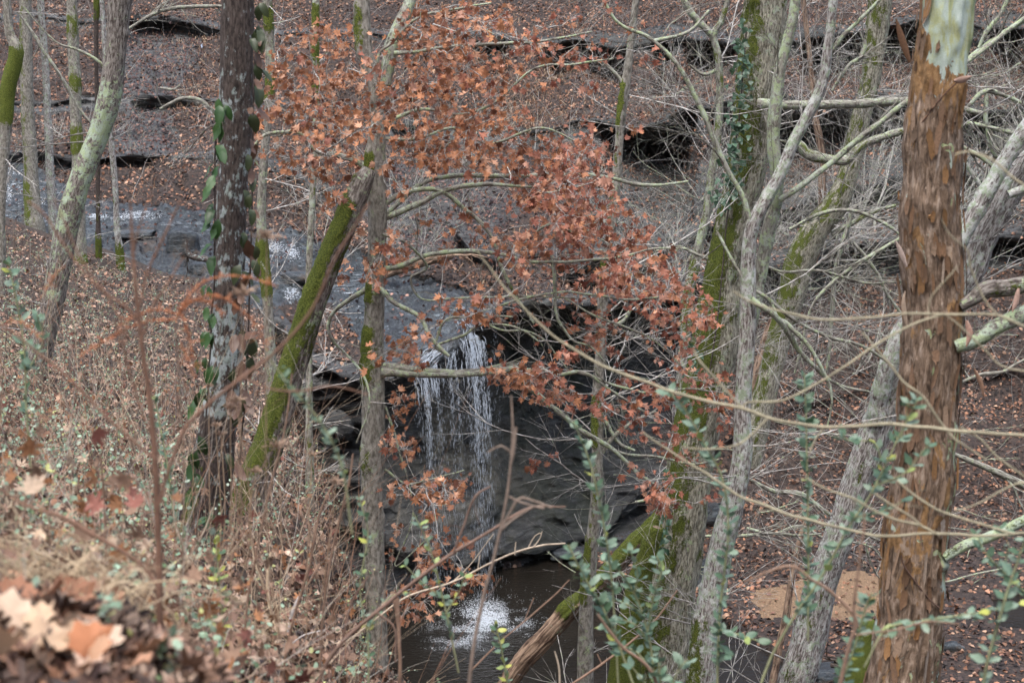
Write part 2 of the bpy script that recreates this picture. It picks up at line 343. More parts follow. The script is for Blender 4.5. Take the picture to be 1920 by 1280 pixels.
def trunk_mesh(path, D, ds=0.04, sides=28, seed=0, moss=(), mside=-1, mbase=0.0, lich=0.0, lichz=(), rough=0.03, top=2.6, bot=1.2, knots=3, dD=None, cap=True, flare=0.0):
    """path: (px,py,width px[,extra depth]); moss: (py0,py1,amount); mside: -1 moss on the left, +1 right, 0 all round"""
    rr = np.random.RandomState(seed+100)
    pts = [];
    for p in path:
        d = D + (p[3] if len(p) > 3 else 0); q = P(p[0], p[1], d); pts.append([*q, 0.5*p[2]*ppm(d)*1.02])
    pts = np.array(pts)
    if top:
        dv = pts[0, :3]-pts[1, :3]; sl_ = np.linalg.norm(dv); dv /= sl_; dv[2] = abs(dv[2]); ne = max(1, int(round(top/sl_)))
        pts = np.vstack([[[*(pts[0, :3]+dv*top*q/ne), pts[0, 3]*(1-0.18*q/ne)] for q in range(ne, 0, -1)], pts])
    if bot:
        dv = pts[-1, :3]-pts[-2, :3]; sl_ = np.linalg.norm(dv); dv /= sl_; ne = max(1, int(round(bot/sl_)))
        pts = np.vstack([pts, [[*(pts[-1, :3]+dv*bot*q/ne), pts[-1, 3]*(1+(0.15+flare)*q/ne)] for q in range(1, ne+1)]])
    ds = max(ds, 0.0028*D if ds > .02 else ds); C = catmull(pts, ds); n = len(C)
    C[:, :3] += 0.25*np.minimum(C[:, 3:4], 0.08)*np.stack([vn(np.stack([np.arange(n)*ds*1.6, np.full(n, seed*3.3), np.full(n, q)], -1), 3+q) for q in range(3)], -1)
    R = C[:, 3]; V, Q, th, s = tube(C[:, :3], R, sides)
    r = np.repeat(R, sides); cen = np.repeat(C[:, :3], sides, 0); nr = V-cen; nr /= np.linalg.norm(nr, axis=1)[:, None]
    bc = np.stack([np.cos(th)*r+seed*1.3, np.sin(th)*r+seed*0.7, s+seed*2.1], -1)
    px, py = proj(cen)
    mo = np.full(len(V), mbase)
    for a, b, m in moss: mo = np.maximum(mo, m*sstep(a-12, a+12, py)*(1-sstep(b-12, b+12, py)))
    sidew = 1.0 if mside == 0 else 0.35+0.65*sstep(-0.5, 0.5, mside*nr[:, 0]*1.0)
    mo = mo*sidew
    li = np.full(len(V), float(lich))
    for z in lichz:
        li = np.maximum(li, z[2]*sstep(z[0]-12, z[0]+12, py)*(1-sstep(z[1]-12, z[1]+12, py)))
    q = bc.copy(); q[:, 2] *= 0.3
    lump = 0.10*vn(bc*np.array([9, 9, 3.0]), 5) + 0.05*vn(bc*np.array([22, 22, 6.0]), 8)
    ridg = rough*(np.abs(vn(q*np.array([38, 38, 9.0]), 11))*2-0.5+.5*vn(bc*np.array([60, 60, 14.0]), 12))
    V = V + nr*(r*lump + np.minimum(r, 0.2)*ridg*3 + sstep(0.3, 0.8, mo)*0.012*(1+2*vn(bc*40, 9)))[:, None]
    for k in range(knots):
        s0 = rr.uniform(0, s.max()); t0 = rr.uniform(0, 2*PI); rk = rr.uniform(0.4, 0.8)*R.mean()
        d2 = ((s-s0)**2 + (r*(np.angle(np.exp(1j*(th-t0)))))**2)/(rk*rk); V = V + nr*(0.22*r*np.exp(-d2*2.5))[:, None]
    if cap:
        mb_c = C[0, :3]; i0 = len(V); V = np.vstack([V, mb_c[None]]); bc = np.vstack([bc, bc[:1]]); mo = np.append(mo, 0); li = np.append(li, 0)
        T = np.array([[i0, (j+1) % sides, j] for j in range(sides)])
    else: T = np.zeros((0, 3), int)
    mk = np.stack([mo, li, np.zeros_like(mo), np.ones_like(mo)], -1)
    return V, Q, T, bc, mk, C
def grow(rr, p, d, L, r, lvl, out, wander=0.25, droop=0.0, kids=5, spread=0.8, taper=0.35):
    n = max(3, min(8, int(L/0.16))); pts = [np.array(p, float)]; d = np.array(d, float); d /= np.linalg.norm(d)
    curv = rr.normal(0, wander*0.35, 3)
    for i in range(n):
        d = d + rr.normal(0, wander, 3)*0.6 + curv*0.5; d[2] -= droop; d /= np.linalg.norm(d); pts.append(pts[-1]+d*L/n)
    pts = np.array(pts); rad = r*np.linspace(1, taper, n+1); out.append((pts, rad))
    if lvl > 0:
        for k in range(int(kids*rr.uniform(0.6, 1.4))+1):
            i = rr.randint(max(1, n//6), n); t = pts[i]-pts[i-1]; t /= np.linalg.norm(t)
            q = rr.normal(0, 1, 3); q -= q.dot(t)*t; q /= np.linalg.norm(q)
            grow(rr, pts[i], t+q*rr.uniform(0.5, 1.2)*spread, L*rr.uniform(0.3, 0.6), rad[i]*0.62, lvl-1, out, wander, droop, kids, spread, taper)

# ------------------------------------------------------------------ the gorge: one surface of hillside, ledges, stream slab, cliff, floor
CP = [-900, 0, 300, 520, 600, 680, 760, 840, 890, 960, 1100, 1250, 1400, 1600, 1920, 2900]
R_ = {  # rows top to bottom: (py, D)
 -900: [(-600,130),(-80,80),(20,72),(40,72.3),(120,66),(180,62),(203,62.3),(296,54.5),(312,54.8),(560,44),(600,44.2),(700,44),(800,43),(850,42),(900,41),(1150,39),(1280,34.5),(1700,27)],
 0:    [(-600,130),(-80,80),(25,72),(48,72.3),(120,66),(180,62),(203,62.3),(290,54.5),(308,54.9),(560,44),(600,44.2),(700,44),(800,43),(850,42),(900,41),(1150,39),(1280,34.5),(1700,27)],
 300:  [(-600,130),(-80,80),(38,71),(62,72.5),(130,66),(186,61),(206,62.2),(288,54.5),(306,55.5),(560,44),(600,44.2),(700,44),(800,43),(850,42),(900,41),(1150,39),(1280,34.5),(1700,27)],
 520:  [(-600,130),(-80,80),(60,70),(75,70.2),(140,65),(200,61),(212,61.2),(320,53.5),(335,54),(600,43),(640,43.1),(720,43),(820,42),(850,41.5),(900,41),(1150,39),(1280,34.5),(1700,27)],
 600:  [(-600,130),(-80,80),(60,70),(78,70.4),(150,64),(215,60),(232,60.3),(350,52.5),(366,52.8),(690,40.5),(712,41),(800,41),(900,40.5),(960,40.5),(1050,40),(1180,38.5),(1280,34.5),(1700,27)],
 680:  [(-600,130),(-80,80),(65,70),(85,71),(150,64),(222,60),(245,60.6),(380,51.5),(396,52),(715,39.4),(730,40.6),(850,40.6),(985,39.6),(1005,40),(1085,39.5),(1180,38.2),(1280,34.5),(1700,27)],
 760:  [(-600,130),(-80,80),(70,70),(96,72),(150,65),(232,60),(262,61),(405,51),(424,51.8),(702,39.6),(712,41.6),(850,41.9),(1035,39.7),(1055,40.2),(1100,40),(1180,38),(1280,34.5),(1700,27)],
 840:  [(-600,130),(-80,80),(70,70),(98,72),(150,65),(236,60),(268,61.2),(410,51),(430,52),(668,40.0),(673,42.6),(850,42.8),(1052,40.3),(1068,41.2),(1095,41),(1180,38),(1280,34.5),(1700,27)],
 890:  [(-600,130),(-80,80),(72,70),(102,72.5),(155,65),(240,60),(274,61.5),(470,49),(486,49.8),(614,40.6),(622,44.0),(850,43.6),(1046,41),(1064,42.5),(1085,41.8),(1180,38),(1280,34.5),(1700,27)],
 960:  [(-600,130),(-80,80),(75,70),(108,73),(160,65.5),(238,60),(275,62),(500,47),(515,48),(574,41.0),(582,48.5),(830,45.4),(1036,42.2),(1056,44.6),(1074,42.6),(1180,38),(1280,34.5),(1700,27)],
 1100: [(-600,130),(-80,80),(75,69),(118,73.5),(165,66),(232,60.5),(282,63),(500,49),(515,50.5),(566,43),(574,52.5),(820,47.5),(1010,44),(1030,46.5),(1062,43.2),(1180,38.5),(1280,34.5),(1700,27)],
 1250: [(-600,130),(-80,80),(82,68),(135,73),(175,66),(212,61),(285,64.5),(460,53),(482,55),(548,47),(560,55),(740,50.5),(900,46.5),(915,47.5),(1045,43.8),(1180,39),(1280,34.5),(1700,27)],
 1400: [(-600,130),(-80,80),(78,68),(122,72.5),(165,66),(196,61.5),(262,65),(400,57),(424,59),(505,52),(528,55),(610,53),(790,49.5),(805,49.5),(1030,44.5),(1150,40),(1280,34.5),(1700,27)],
 1600: [(-600,130),(-80,80),(60,68),(98,72),(150,67),(190,62.5),(240,65),(350,59),(374,61),(455,55),(470,57),(560,55),(730,51),(745,51),(1030,44.8),(1150,40.2),(1280,34.5),(1700,27)],
 1920: [(-600,130),(-80,80),(60,68),(90,71),(160,67),(210,63),(250,65),(340,60),(360,61.5),(440,57),(455,58.5),(540,56),(690,52.5),(705,52.5),(1020,45.2),(1150,40.5),(1280,34.5),(1700,27)],
 2900: [(-600,130),(-80,80),(60,68),(90,71),(160,67),(210,63),(250,65),(340,60),(360,61.5),(440,57),(455,58.5),(540,56),(690,52.5),(705,52.5),(1020,45.2),(1150,40.5),(1280,34.5),(1700,27)],
}
TAB = np.array([R_[c] for c in CP], float)          # (cols, rows, 2)
SEG = [8, 30, 11, 28, 20, 20, 34, 10, 70, 18, 44, 50, 12, 24, 24, 34, 6]
tt = np.concatenate([[i+k/nn for k in range(nn)] for i, nn in enumerate(SEG)] + [[len(SEG)]])
pxs = np.concatenate([np.linspace(-900, -60, 50)[:-1], np.arange(-60, 1981, 4.8), np.linspace(1980, 2900, 50)[1:]])
ci = np.clip(np.searchsorted(CP, pxs, side='right')-1, 0, len(CP)-2)
cf = (pxs-np.array(CP)[ci])/(np.array(CP)[ci+1]-np.array(CP)[ci]); cf = 0.5*cf + 0.5*cf*cf*(3-2*cf)
COLT = TAB[ci]*(1-cf)[:, None, None] + TAB[ci+1]*cf[:, None, None]     # (npx, rows, 2)
# ledges wander up and down a little so they do not read as ruled lines
for r_i in range(2, 9):
    COLT[:, r_i, 0] += (22+26*(pxs > 900))*fbm(np.stack([pxs/(110+50*(r_i//2 % 2)), np.full_like(pxs, (r_i//2)*7.7), pxs*0], -1), 3, 40)
for (a_, b_, sd_) in ((2, 3, 1.0), (5, 6, 4.0), (7, 8, 7.0)):
    m_ = (1-(1-sstep(190, 240, pxs))*(.85 if a_ < 7 else .2))*(1-.7*sstep(375, 430, pxs)*(1-sstep(760, 900, pxs)))*sstep(-0.06, 0.24, fbm(np.stack([pxs/70, np.full_like(pxs, sd_), pxs*0], -1), 3, 61) + (0.14 if a_ == 2 else 0.30)*(pxs > 1000))
    m_ = m_*(1-.45*(1-sstep(420, 560, pxs)))
    COLT[:, b_, :] = COLT[:, a_, :] + (COLT[:, b_, :]-COLT[:, a_, :])*np.stack([0.25+0.9*m_, m_], -1)
ri = np.clip(tt.astype(int), 0, len(SEG)-1); rf = tt-ri
G = COLT[:, ri, :]*(1-rf)[None, :, None] + COLT[:, ri+1, :]*rf[None, :, None]
GPX = np.repeat(pxs[:, None], len(tt), 1); GPY = G[..., 0]; GD = G[..., 1]; GT = np.repeat(tt[None], len(pxs), 0)
GV = P(GPX, GPY, GD)
def grid_normals(V):
    a = np.gradient(V, axis=0); b = np.gradient(V, axis=1); n = np.cross(b, a); n /= np.maximum(np.linalg.norm(n, axis=-1)[..., None], 1e-9)
    return n
NRM = grid_normals(GV)
if NRM[..., 2].mean() < 0: NRM = -NRM
SLATE = [(-900,300),(0,296),(90,318),(150,375),(290,385),(400,395),(400,425),(560,432),(690,480),(770,520),(905,560),(960,566),(962,600),(892,626),(842,678),(765,712),(705,700),(655,600),(600,560),(500,575),(400,600),(300,600),(-900,600)]
GULLY = [(235,40),(390,30),(380,110),(330,170),(330,290),(240,300),(210,250),(225,120)]
GULLY2 = [(720,300),(900,310),(1000,400),(900,470),(760,520),(700,480)]
SAND = [(1410,1150),(1500,1125),(1580,1112),(1690,1118),(1700,1196),(1560,1202),(1420,1192)]
POOL = [(560,1086),(900,1080),(1000,1066),(1100,1062),(1150,1098),(1230,1140),(1330,1188),(1420,1225),(1520,1300),(1520,1700),(300,1700),(300,1086)]
POOL2 = [(1850,1165),(1920,1150),(2600,1160),(2600,1230),(1950,1225),(1870,1205)]
wx = GPX + 26*fbm(GV*0.9, 4, 3); wy = GPY + 16*fbm(GV*0.9, 4, 9)
slate = inpoly(wx, wy, SLATE).astype(float)
gul = inpoly(wx, wy, GULLY).astype(float)*0.62 + inpoly(wx, wy, GULLY2)*0.55
face = ((GT > 9) & (GT < 14)).astype(float)*sstep(560, 640, GPX)*(1-sstep(1180, 1330, GPX+60*vn(GV*0.5, 2)))
ledge = (((GT > 1.9) & (GT < 3.05)) | ((GT > 4.9) & (GT < 6.1)) | ((GT > 6.9) & (GT < 8.02)) | ((GT > 8.9) & (GT < 10.6))).astype(float)
rightw = sstep(950, 1150, GPX)
ledge2 = (((GT > 1.8) & (GT < 3.3)) | ((GT > 4.6) & (GT < 6.6)) | ((GT > 6.6) & (GT < 10.7))).astype(float)*rightw
rock = np.clip(np.maximum.reduce([face, ledge*0.95, ledge2*(0.72+0.9*fbm(GV*0.5, 3, 31)), gul]), 0, 1)
sand = inpoly(wx, wy, SAND).astype(float)
pool = (inpoly(wx, wy, POOL) | inpoly(wx, wy, POOL2)) & (GT > 13.5)
green = 0.6*sstep(860, 960, GPX)*(1-sstep(1120, 1250, GPX))*face + 0.35*(ledge2 > 0)  # algae mask that also paints shade into the recess right of the falls
tan = face*np.exp(-((GPX-850)/130)**2-((GPY-860)/110)**2)*1.1 + ((GT > 8.8) & (GT < 9.1))*np.exp(-((GPX-940)/50)**2)
# relief
z = GV[..., 2]
big = fbm(GV*0.35, 4, 1); med = fbm(GV*1.4, 4, 2); fin = fbm(GV*5, 3, 4)
soft = 1-np.clip(rock+slate, 0, 1)
floor = sstep(13.6, 14.4, GT)
dsp = (0.55*big*(1-0.7*floor) + 0.20*med*(1-0.5*floor) + 0.05*fin)*soft + (0.30*big + 0.16*med + 0.05*fin)*np.clip(rock, 0, 1) + (0.10*med + 0.03*fin)*slate*(1-rock)
GV = GV + NRM*dsp[..., None]
dip = z + 0.10*GV[..., 0] + 0.55*fbm(GV*0.3, 4, 12) - 0.38*GV[..., 0]*((GT > 8.5) & (GT < 13.3) & (GPX < 1010))
def saw(x): f = x-np.floor(x); return np.where(f < 0.8, f/0.8, (1-f)/0.2)
lay = 0.42*saw(dip*0.9) + 0.20*saw(dip*2.7+0.3) + 0.10*saw(dip*6.1)
lamt = np.clip(face*0.9*sstep(9.4, 10.2, GT)*(1-sstep(12.9, 13.4, GT)) + ledge2*0.9 + ledge*0.5, 0, 1)*(1-slate)
GV[..., 1] -= lamt*(lay-0.3)*(1.1+1.2*vn(GV*0.8, 21))*(1-.25*face) + face*(0.38*vn(GV*1.6, 25)+0.20*vn(GV*4.5, 26))
GV[..., 2] += slate*(1-face)*(0.16*saw(dip*3+2*med)+0.10*saw(dip*8+3*fin)-0.1)
terr = soft*(1-floor)*(GT > 1)
GV[..., 1] -= terr*0.28*saw(dip*0.7+1.0*big)
GV[..., 2] -= pool*0.35
zf = -13.25 + 0.10*med
GV[..., 2] = np.where((GT > 14.3) & ~pool, GV[..., 2]*0.25 + zf*0.75, GV[..., 2])
GV[..., 2] = np.where((GT > 12.6) & ~pool, np.maximum(GV[..., 2], zf-0.02), GV[..., 2])
nx, nt_ = GPX.shape
ii = (np.arange(nx-1)[:, None]*nt_ + np.arange(nt_-1)[None]).reshape(-1)
GQ = np.stack([ii, ii+1, ii+nt_+1, ii+nt_], -1)
one = np.ones(nx*nt_)
mkA = np.stack([rock.ravel(), slate.ravel(), sand.ravel(), one], -1); mkB = np.stack([green.ravel(), tan.ravel(), soft.ravel(), one], -1)
gme = mk_mesh('hillside', GV.reshape(-1, 3), [GQ], M_GROUND, {'mk': mkA, 'mk2': mkB})
link('hillside', gme, kind='structure', label='wooded ravine side with rock ledges, waterfall cliff and leaf covered floor')
# ---- water sheets
pw = mk_mesh('pool', [(-14, 24, -13.42), (22, 24, -13.42), (22, 46, -13.42), (-14, 46, -13.42)], [[(0, 1, 2, 3)]], M_POOL)
link('pool', pw, kind='structure', label='dark brown plunge pool below the waterfall')
STREAM = [(-900,318),(0,322),(80,325),(140,400),(300,400),(430,430),(560,455),(700,520),(800,560),(862,574),(905,585),(893,618),(842,665),(770,692),(720,640),(640,575),(560,545),(430,520),(350,470),(200,455),(120,430),(-900,430)]
sm = inpoly(GPX+22*fbm(GV*1.1, 3, 77), GPY+12*fbm(GV*1.1, 3, 78), STREAM) & (GT > 8.0) & (GT < 9.01)
Vw = P(GPX, GPY, GD) + np.array([0, 0, 1.0])*(0.03 + 0.05*fbm(GV*2.2, 3, 60))[..., None]
mq = (sm[:-1, :-1] & sm[1:, :-1] & sm[:-1, 1:] & sm[1:, 1:]).reshape(-1)
Qs = GQ[mq]; u, inv = np.unique(Qs, return_inverse=True)
link('stream', mk_mesh('stream', Vw.reshape(-1, 3)[u], [inv.reshape(-1, 4)], M_STREAM), kind='structure', label='shallow stream sliding over grey slate to the lip')

# ------------------------------------------------------------------ the near bank
KD = np.array([1.5, 3.5, 6, 10, 14, 18, 24, 30, 38, 44])
KB = {-2500: [-0.9,-0.6,-0.8,-1.2,-1.7,-2.2,-3,-3.3,-3.6,-3.8], -300: [-1.4,-1.2,-1.75,-2.5,-3.1,-3.5,-4.0,-4.1,-4.2,-4.2],
 0: [-1.5,-1.27,-1.9,-2.7,-3.35,-3.8,-4.3,-4.5,-4.55,-4.6], 150: [-1.5,-1.31,-1.99,-2.85,-3.5,-4.0,-4.5,-4.9,-5.1,-5.25],
 350: [-1.5,-1.40,-2.3,-3.2,-3.9,-4.45,-5.1,-5.5,-5.85,-6.15], 500: [-1.5,-1.6,-2.6,-3.45,-4.1,-4.7,-5.45,-5.95,-6.5,-7.0],
 600: [-1.5,-1.7,-2.8,-3.8,-4.6,-5.3,-6.2,-8.0,-11,-13], 680: [-1.5,-1.7,-2.85,-4.3,-5.35,-6.7,-9.3,-12,-14,-15],
 850: [-1.5,-1.75,-2.9,-4.4,-6.1,-8.0,-10.5,-13,-14.5,-15], 1100: [-1.5,-1.8,-2.9,-4.5,-6.2,-7.9,-10.5,-13,-14.5,-15], 3500: [-1.5,-1.8,-2.9,-4.5,-6.2,-7.9,-10.5,-13,-14.5,-15]}
KX = np.array(sorted(KB)); KZ = np.array([KB[k] for k in KX])
def bank(px, D):
    px = np.asarray(px, float); D = np.asarray(D, float)
    zc = np.stack([np.interp(D, KD, KZ[i]) for i in range(len(KX))], -1)
    i = np.clip(np.searchsorted(KX, px, side='right')-1, 0, len(KX)-2); f = np.clip((px-KX[i])/(KX[i+1]-KX[i]), 0, 1); f = 0.5*f+0.5*f*f*(3-2*f)
    return np.take_along_axis(zc, i[..., None], -1)[..., 0]*(1-f) + np.take_along_axis(zc, (i+1)[..., None], -1)[..., 0]*f
def bankp(px, D):
    px, D = np.broadcast_arrays(np.asarray(px, float), np.asarray(D, float))
    z = bank(px, D); b = (z/D*CT+ST)/(CT-z/D*ST)          # up over depth
    x = (px-960)/FPX*D/(CT+b*ST); V = np.stack([x, D, z], -1)
    V[..., 2] += np.minimum(0.03*D, 0.22)*fbm(V*1.1, 4, 90)
    return V
bpx = np.concatenate([np.linspace(-2500, -120, 40)[:-1], np.arange(-120, 1301, 11.0), np.linspace(1300, 3500, 50)[1:]])
bD = 1.5*np.power(45/1.5, np.linspace(0, 1, 180)); BPX, BD = np.meshgrid(bpx, bD, indexing='ij'); BV = bankp(BPX, BD)
nb0, nb1 = BPX.shape; ii = (np.arange(nb0-1)[:, None]*nb1 + np.arange(nb1-1)[None]).reshape(-1)
link('near_bank', mk_mesh('near_bank', BV.reshape(-1, 3), [np.stack([ii, ii+nb1, ii+nb1+1, ii+1], -1)], M_SOIL), kind='structure', label='near ravine bank covered with leaves and dry weeds')
# unseen hillside behind and beside the viewer, added steep to block sky light
hx, hy = np.meshgrid(np.linspace(-90, 90, 90), np.linspace(-70, 1.6, 50), indexing='ij')
hz = -1.75 + 0.75*np.maximum(0, -hy-1) + 1.5*fbm(np.stack([hx*0.1, hy*0.1, hx*0], -1), 3, 5)*sstep(0, 12, -hy) - 0.25*np.clip(hx, -8, 30)*sstep(0, 4, np.abs(hx))*0.8
ii = (np.arange(89)[:, None]*50 + np.arange(49)[None]).reshape(-1)
link('unseen_blocking_bank', mk_mesh('unseen_blocking_bank', np.stack([hx, hy, hz], -1).reshape(-1, 3), [np.stack([ii, ii+50, ii+51, ii+1], -1)], M_SOIL), kind='structure')

# ------------------------------------------------------------------ leaf templates and scatter
MAPLE = np.array([(0,0),(.16,-.04),(.46,.02),(.27,.19),(.62,.36),(.52,.50),(.24,.44),(.31,.72),(.13,.62),(0,1.0),(-.13,.62),(-.31,.72),(-.24,.44),(-.52,.50),(-.62,.36),(-.27,.19),(-.46,.02),(-.16,-.04)])
def leaf_tpl(outl, curl=0.5, fold=0.3, centre=(0, .35)):
    V = np.vstack([[centre], outl]); z = curl*(V[:, 0]**2)*0.8 + fold*(V[:, 1]-.35)**2 - 0.10*(np.arange(len(V)) % 3 == 1)
    n = len(outl); T = np.array([[0, 1+i, 1+(i+1) % n] for i in range(n)])
    return np.column_stack([V[:, 0], V[:, 1], z]), T
OVAL = np.array([(0,0),(.20,.18),(.27,.45),(.18,.78),(0,1.0),(-.18,.78),(-.27,.45),(-.20,.18)])
OAK = np.array([(0,0),(.16,.22),(.34,.38),(.20,.52),(.30,.72),(0,1.0),(-.30,.72),(-.20,.52),(-.34,.38),(-.16,.22)])
def frames(nrm, rr):
    """rotation matrices whose z is nrm and x random in plane"""
    n = nrm/np.linalg.norm(nrm, axis=1)[:, None]; q = rr.normal(0, 1, n.shape); x = np.cross(q, n); x /= np.linalg.norm(x, axis=1)[:, None]; y = np.cross(n, x)
    return np.stack([x, y, n], -1)      # columns
def scatter(mb, tpl, pos, R, size, col, aspect=None):
    V, T = tpl; k = len(V); n = len(pos)
    W = np.einsum('nij,kj->nki', R, V)*size[:, None, None] + pos[:, None, :]
    TT = (T[None] + (np.arange(n)*k)[:, None, None]).reshape(-1, 3)
    mb.add(W.reshape(-1, 3), None, TT, lc=np.repeat(np.column_stack([col, np.ones(n)]), k, 0))
def pick(rr, n, cols, wts, jit=0.25):
    c = np.array(cols)[rr.choice(len(cols), n, p=np.array(wts)/sum(wts))]; return np.clip(c*np.exp(rr.normal(0, jit, (n, 1))), 0, 0.8)
LITC = [(0.22,0.115,0.072),(0.13,0.07,0.05),(0.32,0.20,0.135),(0.05,0.034,0.030),(0.24,0.115,0.065),(0.025,0.02,0.019)]
# litter on the far side
def surf_sample(Vg, Mg, n, rr, Wt=None):
    a = Vg[:-1, :-1]; b = Vg[1:, :-1]; c = Vg[:-1, 1:]
    nr = np.cross(b-a, c-a); ar = np.linalg.norm(nr, axis=-1); ww = ar*Mg[:-1, :-1]; ww = (ww/ww.sum()).ravel()
    idx = rr.choice(len(ww), n, p=ww); u = rr.rand(n, 1); v = rr.rand(n, 1)
    p = a.reshape(-1, 3)[idx] + u*(b-a).reshape(-1, 3)[idx] + v*(c-a).reshape(-1, 3)[idx]
    nn = nr.reshape(-1, 3)[idx]; nn /= np.linalg.norm(nn, axis=1)[:, None]; nn[nn[:, 2] < 0] *= -1
    return p, nn, idx
vis = ((GPX > -150) & (GPX < 2070) & (GT > 0.9) & (GT < 16.2)).astype(float)
lmask = vis*np.clip(soft*(0.70+1.1*fbm(GV*0.8, 3, 50)) + 0.42*gul + 0.12*(slate > 0)*(GT < 8.7) + 0.24*rock*(1-face), 0, 1)*(1-sand*0.72)*(~pool)*(1-0.9*((GT > 3) & (GT < 4) & False))
lmask *= np.where(face > 0.2, 0.10, 1.0)
rr = np.random.RandomState(11); n = 112000
p, nn, idx = surf_sample(GV, lmask, n, rr)
mb = MB(); gp, gy = proj(p)
cl = pick(rr, n, LITC, [5, 5, 2.4, 4, 2.2, 3]); cl *= (0.72+1.0*np.clip(fbm(p*0.5, 3, 8)+0.25, 0, 0.6))[:, None]
wet = inpoly(gp, gy, GULLY) | inpoly(gp, gy, GULLY2) | inpoly(gp, gy, SLATE); cl[wet] = cl[wet]*np.array([0.62, 0.58, 0.66])+np.array([0.006, 0.006, 0.009])
R3 = frames(nn + rr.normal(0, 0.45, nn.shape), rr)
small = (np.column_stack([OAK[[0, 2, 4, 5, 6, 8]], [-.05, .14, .12, -.08, .16, .10]]), np.array([[0, 1, 5], [1, 2, 4], [1, 4, 5], [2, 3, 4]]))
scatter(mb, small, p + nn*0.02, R3, rr.uniform(0.07, 0.16, n), cl)
lo = link('leaf_litter', mb.mesh('leaf_litter', M_LITTER, smooth=False), kind='stuff', label='brown fallen leaves carpeting the far side of the ravine')
# litter on the near bank
n = 48000; lpx = rr.uniform(-250, 1250, n); lD = 2.6 + 41*np.power(rr.rand(n), 1.35)
p = bankp(lpx, lD); e = bankp(lpx+6, lD); f = bankp(lpx, lD*1.01); nn = np.cross(e-p, f-p); nn /= np.linalg.norm(nn, axis=1)[:, None]; nn[nn[:, 2] < 0] *= -1
mb = MB(); cl = pick(rr, n, [(0.30,0.185,0.13),(0.19,0.11,0.078),(0.42,0.30,0.225),(0.08,0.05,0.04),(0.29,0.15,0.09),(0.045,0.03,0.027)], [5, 5, 3.4, 4, 2, 3])
pz = p + nn*0.02 + np.array([0, 0, 1])*np.abs(rr.normal(0, 0.02, (n, 1))); fr = frames(nn + rr.normal(0, 0.5, nn.shape), rr); sz = rr.uniform(0.05, 0.11, n); nr_ = lD < 5.5
scatter(mb, small, pz[~nr_], fr[~nr_], sz[~nr_], cl[~nr_]); mp = leaf_tpl(MAPLE, 1.0, .6); scatter(mb, mp, pz[nr_], fr[nr_], sz[nr_]*.8, cl[nr_]*.9)
link('bank_leaf_litter', mb.mesh('bank_leaf_litter', M_LITTER, smooth=False), kind='stuff', label='tan and rust fallen leaves on the near bank')

